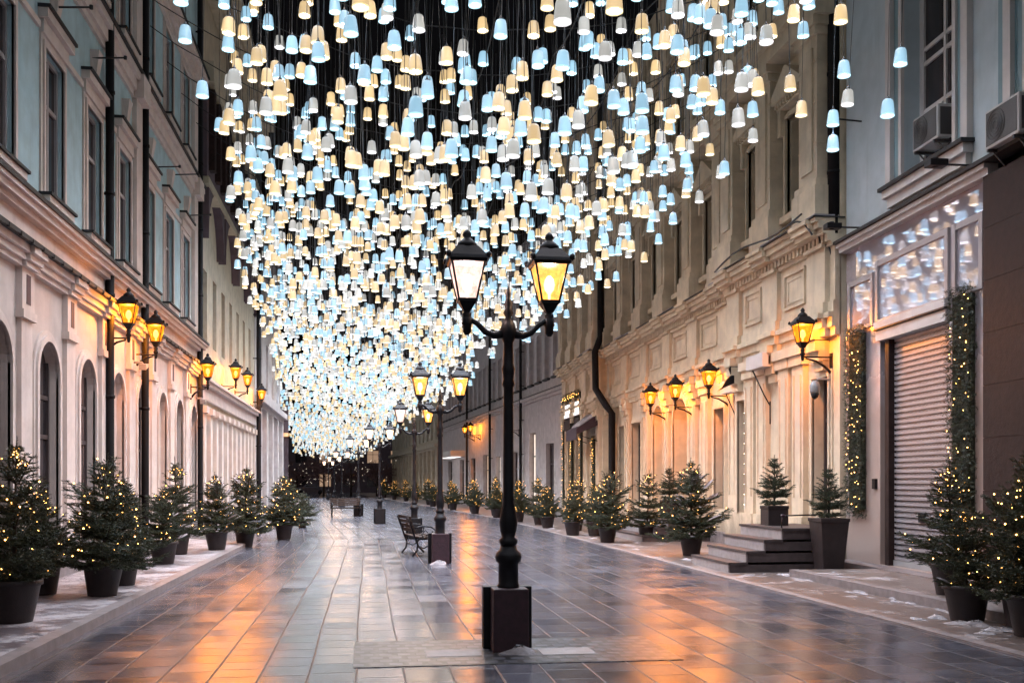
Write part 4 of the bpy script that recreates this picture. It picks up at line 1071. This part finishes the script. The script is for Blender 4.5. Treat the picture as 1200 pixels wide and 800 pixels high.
# far white awning
r = thing('shop_canopy', 'small pale box canopy over the lit shop door of the grey house', 'canopy', FG(34, 0, 3.5))
mb = MB(); FG.box(mb, 30.5, 36, .0, 1.1, 3.6, 4.05); P(mb, 'canopy_box', M['acwhite'], r)
mb = MB(); FG.box(mb, 30.6, 35.9, .3, 1.0, 3.56, 3.6); P(mb, 'lit_soffit', M['lightbox'], r)

# ------------------------------------------------------------------ boards, brackets, AC units, cameras
def board(u, z, d, label):
    r = thing('wall_board', label, 'awning cassette', FO(u, d, z))
    mb = MB(); FO.box(mb, u - .5, u + .5, d + .03, d + .24, z - .15, z + .17); P(mb, 'board', M['white_board'], r, .02)
    mb = MB(); mb.tube([FO(u + .3, d + .15, z - .15), FO(u - .25, d + .10, z - .75), FO(u - .4, d + .02, z - 1.0)], .016, 6); mb.tube([FO(u - .42, d + .03, z - .9), FO(u - .42, d + .03, z - 1.4)], .016, 6); P(mb, 'strut', M['pipe'], r)
board(21.9, 4.3, .55, 'white folded awning box on the carved house between lantern and black sign')
board(24.6, 4.0, .2, 'white folded awning box beside the black scalloped sign')
r = thing('hanging_sign', 'black scalloped sign board projecting from the carved house', 'sign', FO(23.75, .35, 4.2))
mb = MB(); pr = [(0, 4.95), (.12, 4.9), (.2, 4.75), (.16, 4.6), (.26, 4.5), (.34, 4.35), (.28, 4.2), (.4, 4.1), (.5, 3.92), (.62, 3.82), (.0, 4.12)]
vs = [FO(23.72, .36 + x, z) for x, z in pr] + [FO(23.78, .36 + x, z) for x, z in pr]; n = len(pr)
mb.add(vs, [tuple(range(n)), tuple(range(2 * n - 1, n - 1, -1))] + [(i, (i + 1) % n, n + (i + 1) % n, n + i) for i in range(n)]); P(mb, 'sign_plate', M['black'], r)
r = thing('light_strip', 'vertical strip of small white bulbs on the carved house above the big spruce', 'light string', FO(23.15, .35, .9))
mb = MB(); FO.box(mb, 23.2, 23.24, .49, .5, 1.0, 3.3); P(mb, 'backing_strip', M['white_board'], r)
mb = MB()
for k in range(10): mb.ico(FO(23.22, .512, 1.1 + k * .24), .011)
P(mb, 'bulbs', M['fairy_white'], r)

def ac_unit(F, u, z, d, label):
    r = thing('ac_unit', label, 'air conditioner', F(u, d, z), 0, 'air conditioners on the teal shop house')
    mb = MB(); F.box(mb, u - .4, u + .4, d + .06, d + .40, z, z + .54); body = P(mb, 'casing', M['acwhite'], r, .02)
    mb = MB(); c = (u + .12, z + .27)
    for rr in (.06, .11, .16, .21):
        mb.tube([F(c[0] + rr * math.cos(a * PI / 12), d + .412, c[1] + rr * math.sin(a * PI / 12)) for a in range(25)], .006, 4, False)
    P(mb, 'fan_grille', M['acdark'], r)
    mb = MB(); F.box(mb, u - .36, u + .36, d + .401, d + .406, z + .04, z + .5); P(mb, 'dark_front', M['acdark'], r)
    mb = MB(); F.box(mb, u - .405, u - .402, d + .1, d + .36, z + .05, z + .48); P(mb, 'side_grille', M['acdark'], r)
    for q in (-.3, .3):
        mb = MB(); F.box(mb, u + q - .02, u + q + .02, d, d + .42, z - .045, z - .005); mb.tube([F(u + q, d, z - .4), F(u + q, d + .35, z - .03)], .012, 6); P(mb, 'wall_bracket', M['acdark'], r)
    mb = MB(); mb.tube([F(u - .3, d + .2, z + .05), F(u - .5, d + .14, z - .08), F(u - .55, d + .05, z + .25), F(u - .5, d - .02, z + .4)], .02, 8); P(mb, 'hose', M['pipe'], r)
ac_unit(FR, 15.25, 6.98, -.24, 'air conditioner standing in the tall window niche of the teal house')
ac_unit(FR, 12.8, 6.22, -.04, 'air conditioner on the wall above the brown stone pier')
def flood(u, z, label):
    r = thing('floodlight', label, 'floodlight', FR(u, 0, z), 0, 'small floodlights over the shop front')
    mb = MB(); FR.box(mb, u - .1, u + .1, .5, .78, z - .04, z + .06); P(mb, 'lamp_head', M['black'], r, .01)
    mb = MB(); mb.tube([FR(u, 0, z), FR(u, .52, z)], .016, 6); mb.lathe([(.05, -.05), (.05, .09)], 12, FR(u, .66, z)); P(mb, 'arm', M['black'], r)
flood(14.0, 6.28, 'black floodlight on the shop cornice near the second air conditioner')
flood(17.7, 6.28, 'black floodlight on the shop cornice by the downpipe')
def bullet_cam(F, u, z, d, label):
    r = thing('security_camera', label, 'security camera', F(u, d, z), 0)
    mb = MB(); mb.tube([F(u, d, z + .1), F(u, d + .16, z + .1), F(u, d + .2, z + .04)], .025, 8); P(mb, 'mount', M['steel'], r)
    mb = MB(); mb.hexa([F(u - .16, d + .14, z - .07), F(u - .16, d + .27, z - .07), F(u + .2, d + .25, z + .02), F(u + .2, d + .15, z + .02)], [F(u - .18, d + .13, z + .05), F(u - .18, d + .28, z + .05), F(u + .2, d + .26, z + .1), F(u + .2, d + .14, z + .1)]); P(mb, 'housing', M['steel'], r)
bullet_cam(FL, 22.1, 4.0, .12, 'white bullet camera under the second amber lantern on the left')
bullet_cam(FL, 29.9, 3.9, .12, 'white bullet camera under the lantern at the teal house corner')
r = thing('dome_camera', 'grey dome camera on an arm beside the shop garland', 'security camera', FO(18.95, .35, 3.5))
mb = MB(); mb.tube([FO(18.95, .35, 3.62), FO(18.95, .62, 3.64), FO(18.95, .68, 3.58)], .02, 8); P(mb, 'arm', M['steel'], r)
c = FO(18.95, .70, 3.3); mb = MB(); mb.lathe([(.07, .05), (.10, .08), (.10, .2), (.07, .27), (.02, .3)], 16, c); P(mb, 'housing', M['steel'], r)
mb = MB(); mb.lathe([(.01, -.06), (.06, -.03), (.085, .05)], 16, c); P(mb, 'dome', M['black'], r)
# tangled cables at the corner of the carved house
rn = random.Random(4)
for k, lb in enumerate(('loose black cable sagging along the snowy ledge of the carved house', 'twisted black cable looping down the corner beside the shop front', 'short black cable hooked over the corner of the carved ledge')):
    mb = MB(); pts = []
    for i in range(9):
        f = i / 8
        if k == 0: pts.append(FO(19.0 + 5 * f, .95 + .03 * math.sin(9 * f), 6.85 - .1 * math.sin(7 * f) - .05 * f))
        elif k == 1: pts.append(FO(19.0 - .3 * f, .8 - .5 * f, 6.9 - 1.3 * f + .15 * math.sin(12 * f)))
        else: pts.append(FO(19.6 - .9 * f, .93 - .06 * f, 6.78 + .05 * math.sin(PI * f) - .4 * f * f))
    mb.tube(pts, .02, 6); tag(mb.build('loose_cable', M['cable']), lb, 'cable')

# ------------------------------------------------------------------ lamp canopy
cz = lambda t, s: 9.6 - .010 * max(0, s - 20) + .05 * (t - 2.0) ** 2        # cable height (sagging)
gc = 'cables spanning the street above the lamps'
s = 10.0; k = 0
while s < 62:
    b0 = BX(s); mb = MB()
    mb.tube([(t + b0, s + .05 * math.sin(t * 2 + s), cz(t, s) + .02 * math.sin(5 * t)) for t in [-4.85 + 13.8 * i / 24 for i in range(25)]], .011, 5)
    tag(mb.build('support_cable', M['cable']), 'thin black cable sagging across the street above the hanging lamps', 'cable', gc)
    s += 2.0; k += 1
# slack decorated feeder wires running with the street
gw = 'slack feeder wires along the canopy'
for i in range(7):
    mb = MB(); t0 = -1.6 + 1.25 * i; pts = []
    for j in range(40):
        f = j / 39; s = 11 + 26 * f
        pts.append((t0 + .12 * math.sin(3 * f * PI + i), s, cz(t0, s) - .05 - .55 * abs(math.sin(f * PI * 4 + i * .6))))
    mb.tube(pts, .012, 5)
    for p in pts[::1]: mb.ico(p, .022, (1, 1.6, 1))
    tag(mb.build('feeder_wire', M['cable']), 'slack beaded feeder wire running lengthwise above the lamps', 'cable', gw)

for i, (F_, u, z) in enumerate(((FL, 16.9, 9.05), (FL, 19.2, 9.2), (FL, 24.6, 8.9), (FL, 27.2, 9.5), (FL, 29.3, 9.0), (FR, 17.9, 8.3), (FO, 20.2, 9.9), (FO, 23.9, 9.6))):
    r = thing('cable_anchor', ('%s iron cable hook on the %s' % (ORD[i if i < 5 else i - 5 if i > 5 else 0], 'teal facade, counted from near' if i < 5 else 'pale shop house wall' if i == 5 else 'carved facade, counted from near')).replace('first iron cable hook on the pale', 'single iron cable hook on the pale'), 'wall hook', F_(u, 0, z), 0, 'iron cable hooks on the facades')
    mb = MB(); mb.tube([F_(u, -.01, z), F_(u, .62, z + .04)], .016, 6); mb.lathe([(.03, -.03), (.03, .03)], 8, F_(u, .6, z + .04)); P(mb, 'rod', M['tin'], r)
rn = random.Random(2024)
lamps = []
def sm(a, b, x):
    x = min(1, max(0, (x - a) / (b - a))); return x * x * (3 - 2 * x)
def fill(s0, s1, cell):
    s = s0
    while s < s1:
        f = min(1, max(0, s - 20) / 90)
        wl = -2.7 - 1.5 * sm(16, 40, s) + .9 * sm(60, 105, s); wr = 7.0 - 2.5 * sm(25, 40, s) - .6 * sm(60, 105, s)
        n = max(3, int((wr - wl) / cell)); st = (wr - wl) / n
        for k in range(n):
            t = wl + (k + rn.uniform(.05, .95)) * st; y = s + rn.uniform(-.5, .5) * cell
            zlo = 5.85 - 1.8 * f + .055 * (t - 2.0) ** 2 * (1 - .55 * f)
            zhi = min(cz(t, y) - .35, zlo + 3.4 - 1.0 * f)
            z = zlo + (zhi - zlo) * rn.random() ** .95
            lamps.append((t + BX(y), y, z, rn.choices(('cream', 'cool', 'grey', 'white'), (.40, .40, .20, 0) if y < 26 else (.34, .32, .12, .22) if y < 45 else (.25, .25, .08, .42))[0]))  # white shades farther off put the bloom of distant lamps into colour
        s += cell
fill(4, 11.6, 1.1)  # unseen lamps overhead, added for their light on the near facades
fill(12.6, 28, .375)
fill(28, 60, .335)
fill(60, 114, .40)
LS = .86
def shade_geo(mb, c, n, rib, k0):
    x, y, z = c; S = lambda pr: [(r * LS, h * LS) for r, h in pr]
    mb.k = k0; mb.lathe(S([(.106, .022), (.098, .12), (.086, .215), (.072, .252), (.040, .268)]), n, c, True, rib, capb=False)
    mb.k = k0 + 1; mb.lathe(S([(.097, .012), (.107, .0), (.106, .022)]), n, c, True, rib, capb=False, capt=False)
    mb.k = k0 + 2; m_ = 8; mb.add([(x + .075 * math.cos(2 * PI * q / m_), y + .075 * math.sin(2 * PI * q / m_), z + .06) for q in range(m_)], [tuple(range(m_))])
PROTO = {}
for kd in SHADES:
    m1 = MB(); shade_geo(m1, (0, 0, 0), 28, .045, 0)
    PROTO[kd] = m1.mesh('hanging_lamp', list(SHADES[kd]))
def cap_geo(mb, c, L, n=8):
    mb.lathe([(.030, .225), (.027, .25), (.013, .265), (.008, .29)], n, c)
    mb.tube([(c[0], c[1], c[2] + .28), (c[0], c[1], c[2] + L)], .0055, 4, False)
CAPS = {}
for q in range(4, 44):
    m2 = MB(); cap_geo(m2, (0, 0, 0), q * .1); CAPS[q] = m2.mesh('lamp_cord', M['cable'])
vis = []
for l in lamps:
    x, y, d = proj(l[0], l[1], l[2] + .13)
    if 4 < x < 1196 and -4 < y < 640 and d > 11: vis.append((d, l, x, y))
vis.sort(key=lambda q: q[0])
solo = [  # lamps that stand apart
    (1040, 126, 13.6, 'cool', 'lone bluish lamp hanging lower of the two before the teal shop house window'),
    (1055, 66, 13.9, 'cool', 'lone bluish lamp hanging higher of the two before the teal shop house window'),
    (217, 39, 14.2, 'cool', 'outermost bluish lamp on the left, upper, before the teal facade'),
    (237, 104, 14.8, 'cool', 'outermost bluish lamp on the left, lower, beside the third downpipe'),
    (989, 80, 14.6, 'cool', 'bluish lamp before the black downpipe between carved house and shop house, upper'),
    (993, 114, 15.0, 'grey', 'whitish lamp before the black downpipe between carved house and shop house, lower'),
    (939, 127, 15.8, 'cream', 'lone cream lamp before the carved window pediment, lower'),
    (926, 97, 15.6, 'cream', 'lone cream lamp before the carved window pediment, higher'),
    (976, 138, 15.4, 'cool', 'upper of a stacked pair of bluish lamps by the shop corner'),
    (976, 167, 15.5, 'cool', 'lower of a stacked pair of bluish lamps by the shop corner')]
def unproj(x, y, d):
    u = (x - 600) / FPX; v = (H0 - y) / FPX
    return (u * CA + SA) * d, (CA - u * SA) * d, v * d + CAMZ
CN = {'cream': 'cream white', 'cool': 'icy blue', 'grey': 'greyish white', 'white': 'bright white'}
GRP = 'frosted lamps hanging over the street'
def hang(t, s, z, kd, label):
    o = bpy.data.objects.new('hanging_lamp', PROTO[kd]); col.objects.link(o); o.location = (t, s, z); o.rotation_euler = (rn.uniform(-.05, .05), rn.uniform(-.05, .05), rn.uniform(0, 6))
    tag(o, label, 'pendant lamp', GRP)
    q = max(4, min(43, int(round((cz(t - BX(s), s) - z) * 10)))); c = bpy.data.objects.new('lamp_cord', CAPS[q]); col.objects.link(c); c.parent = o
for x, y, d, kd, lb in solo:
    t, s, z = unproj(x, y, d); hang(t, s, z - .12, kd, lb)
vis.sort(key=lambda q: (q[1][3] == 'white', q[0]))
near, rest = vis[:290], [q[1] for q in vis[290:]]
def keep(q):                                   # leave the air round the lone lamps at the right and left edges
    return not (q[2] > 905 and q[3] > 45) and not (q[2] < 262)
near = [q for q in near if keep(q)]
inn = {id(q[1]) for q in vis}
rest += [l for l in lamps if id(l) not in inn]
for d, (t, s, z, kd), x, y in near:
    zone = 'high against the black sky' if x < 660 and y < 120 else 'in the thick middle of the canopy' if x < 660 else 'toward the carved house side of the canopy'
    hang(t, s, z, kd, '%s frosted lamp %s' % (CN[kd], zone))
mb = MB(); KI = {'cream': 0, 'cool': 3, 'grey': 6, 'white': 9}
for t, s, z, kd in rest:
    near_ = s < 32
    shade_geo(mb, (t, s, z), 16 if near_ else 8, .04 if near_ else None, KI[kd])
    mb.k = 12; mb.lathe([(.030, .226), (.013, .265)], 6, (t, s, z))
    if s < 45: mb.tube([(t, s, z + .26), (t, s, cz(t - BX(s), s))], .0055, 3, False)
o = mb.build('lamp_canopy', [*SHADES['cream'], *SHADES['cool'], *SHADES['grey'], *SHADES['white'], M['cable']])
struct(o, 'stuff'); tag(o, 'dense far mass of cream and blue hanging lamps merging into one glow', 'lamp canopy')

# ------------------------------------------------------------------ far end: bare trees and parked cars
def bare_tree(t, s, h, rad, label, seed):
    rn = random.Random(seed); r = thing('bare_tree', label, 'tree', (t, s, 0), 0, 'bare winter trees at the street end')
    mb = MB(); mb.tube([(0, 0, 0), (.05, 0, h * .25), (0, .05, h * .5), (0, 0, h * .8)], [.14, .11, .08, .03], 8); mb.build('trunk', M['bark'], r)
    mb = MB()
    def br(p, d, L, q, lv):
        e = p + d * L; mb.tube([p, (p + e) / 2 + Vector((rn.uniform(-.1, .1) * L, rn.uniform(-.1, .1) * L, 0)), e], [q, q * .8, q * .5], 4, False)
        if lv == 0: return
        for k in range(4):
            nd = (d + Vector((rn.uniform(-.9, .9), rn.uniform(-.9, .9), rn.uniform(-.4, .6)))).normalized(); br(p.lerp(e, rn.uniform(.4, 1)), nd, L * rn.uniform(.5, .75), q * .6, lv - 1)
    for k in range(13):
        a = k * .7 + rn.random(); br(Vector((0, 0, h * rn.uniform(.18, .6))), Vector((math.cos(a), math.sin(a), rn.uniform(.3, .9))).normalized(), rad * .55, .05, 4)
    mb.build('crown', M['twig'], r)
    mb = MB(); n0 = 26
    for k in range(n0):
        a, q = rn.random() * 6.3, rn.uniform(.3, 1) * rad; mb.ico((q * math.cos(a), q * math.sin(a), h * rn.uniform(.25, .9)), .016)
    mb.build('fairy_lights', M['fairy_white'], r)['kind'] = 'stuff'
for i, (t, s, h) in enumerate(((-12.5, 124, 5.5), (-8.5, 128, 5), (-5, 121, 5.2), (-2, 131, 5.6), (1.2, 126, 5), (-15, 133, 6))):
    bare_tree(t, s, h, 2.4, '%s bare dark tree from the left at the far street end' % ORD[i], 90 + i)
def car(t, s, rz, m, label):
    r = thing('parked_car', label, 'car', (t, s, 0), rz, 'cars parked at the street end')
    pr = [(-2.1, .3), (-2.15, .7), (-1.9, .9), (-1.2, .95), (-.7, 1.4), (.7, 1.42), (1.3, .98), (2.0, .85), (2.15, .6), (2.1, .3)]
    n = len(pr); vs = [(x, -.85 + (.12 if z > 1 else 0), z) for x, z in pr] + [(x, .85 - (.12 if z > 1 else 0), z) for x, z in pr]
    mb = MB(); mb.add(vs, [tuple(range(n)), tuple(range(2 * n - 1, n - 1, -1))] + [(i, (i + 1) % n, n + (i + 1) % n, n + i) for i in range(n)]); mb.build('body', m, r, .05)
    mb = MB(); mb.box(-.75, .85, -.79, .79, .98, 1.3); mb.build('side_window', M['glass'], r)
    for x in (-1.3, 1.3):
        for y in (-.8, .8):
            mb = MB(); mb.tube([(x, y - .1, .32), (x, y + .1, .32)], .32, 14); mb.build('wheel', M['black'], r)
car(-11.5, 116, R(15), surf('rosy_car_paint', (.3, .18, .18), rough=.3), 'pale rosy car parked at the far left street end')
car(-8, 150, R(5), surf('dark_car_paint', (.05, .05, .07), rough=.3), 'dark car parked behind the bare trees')

# ------------------------------------------------------------------ world, light, camera
w = bpy.data.worlds.new('World'); sc.world = w; w.use_nodes = True
nt = w.node_tree; nt.nodes.clear()
o_ = nt.nodes.new('ShaderNodeOutputWorld'); bg = nt.nodes.new('ShaderNodeBackground'); sk = nt.nodes.new('ShaderNodeTexSky')
sk.sky_type = 'NISHITA'; sk.sun_disc = False; sk.sun_elevation = R(-4); sk.sun_rotation = R(160)
bg.inputs[1].default_value = .10
nt.links.new(sk.outputs[0], bg.inputs[0]); nt.links.new(bg.outputs[0], o_.inputs[0])
sd = bpy.data.lights.new('added_fill_sun', 'SUN'); sd.energy = .34; sd.angle = R(150); sd.color = (.90, .93, 1.0)  # wide soft overhead lamp added as fill for facades and paving
so = bpy.data.objects.new('added_fill_sun', sd); col.objects.link(so); so.rotation_euler = (R(18), R(4), 0)
cd = bpy.data.cameras.new('camera'); cam = bpy.data.objects.new('camera', cd); col.objects.link(cam)
cam.location = (0, 0, CAMZ); cam.rotation_euler = (R(90), 0, -YAW)
cd.lens = 36; cd.sensor_width = 36; cd.sensor_fit = 'HORIZONTAL'; cd.shift_y = (H0 - 400) / 1200; cd.clip_end = 1000; cd.clip_start = .1
sc.camera = cam
sc.view_settings.view_transform = 'Standard'; sc.view_settings.look = 'None'; sc.view_settings.exposure = 1.0; sc.view_settings.gamma = 1
sc.render.engine = 'CYCLES'
cy = sc.cycles
cy.use_denoising = True; cy.denoiser = 'OPENIMAGEDENOISE'
cy.max_bounces = 7; cy.diffuse_bounces = 3; cy.glossy_bounces = 3; cy.transparent_max_bounces = 8
cy.sample_clamp_indirect = 4.0; cy.sample_clamp_direct = 12; cy.caustics_reflective = False; cy.caustics_refractive = False
cy.use_adaptive_sampling = True; cy.adaptive_threshold = .015
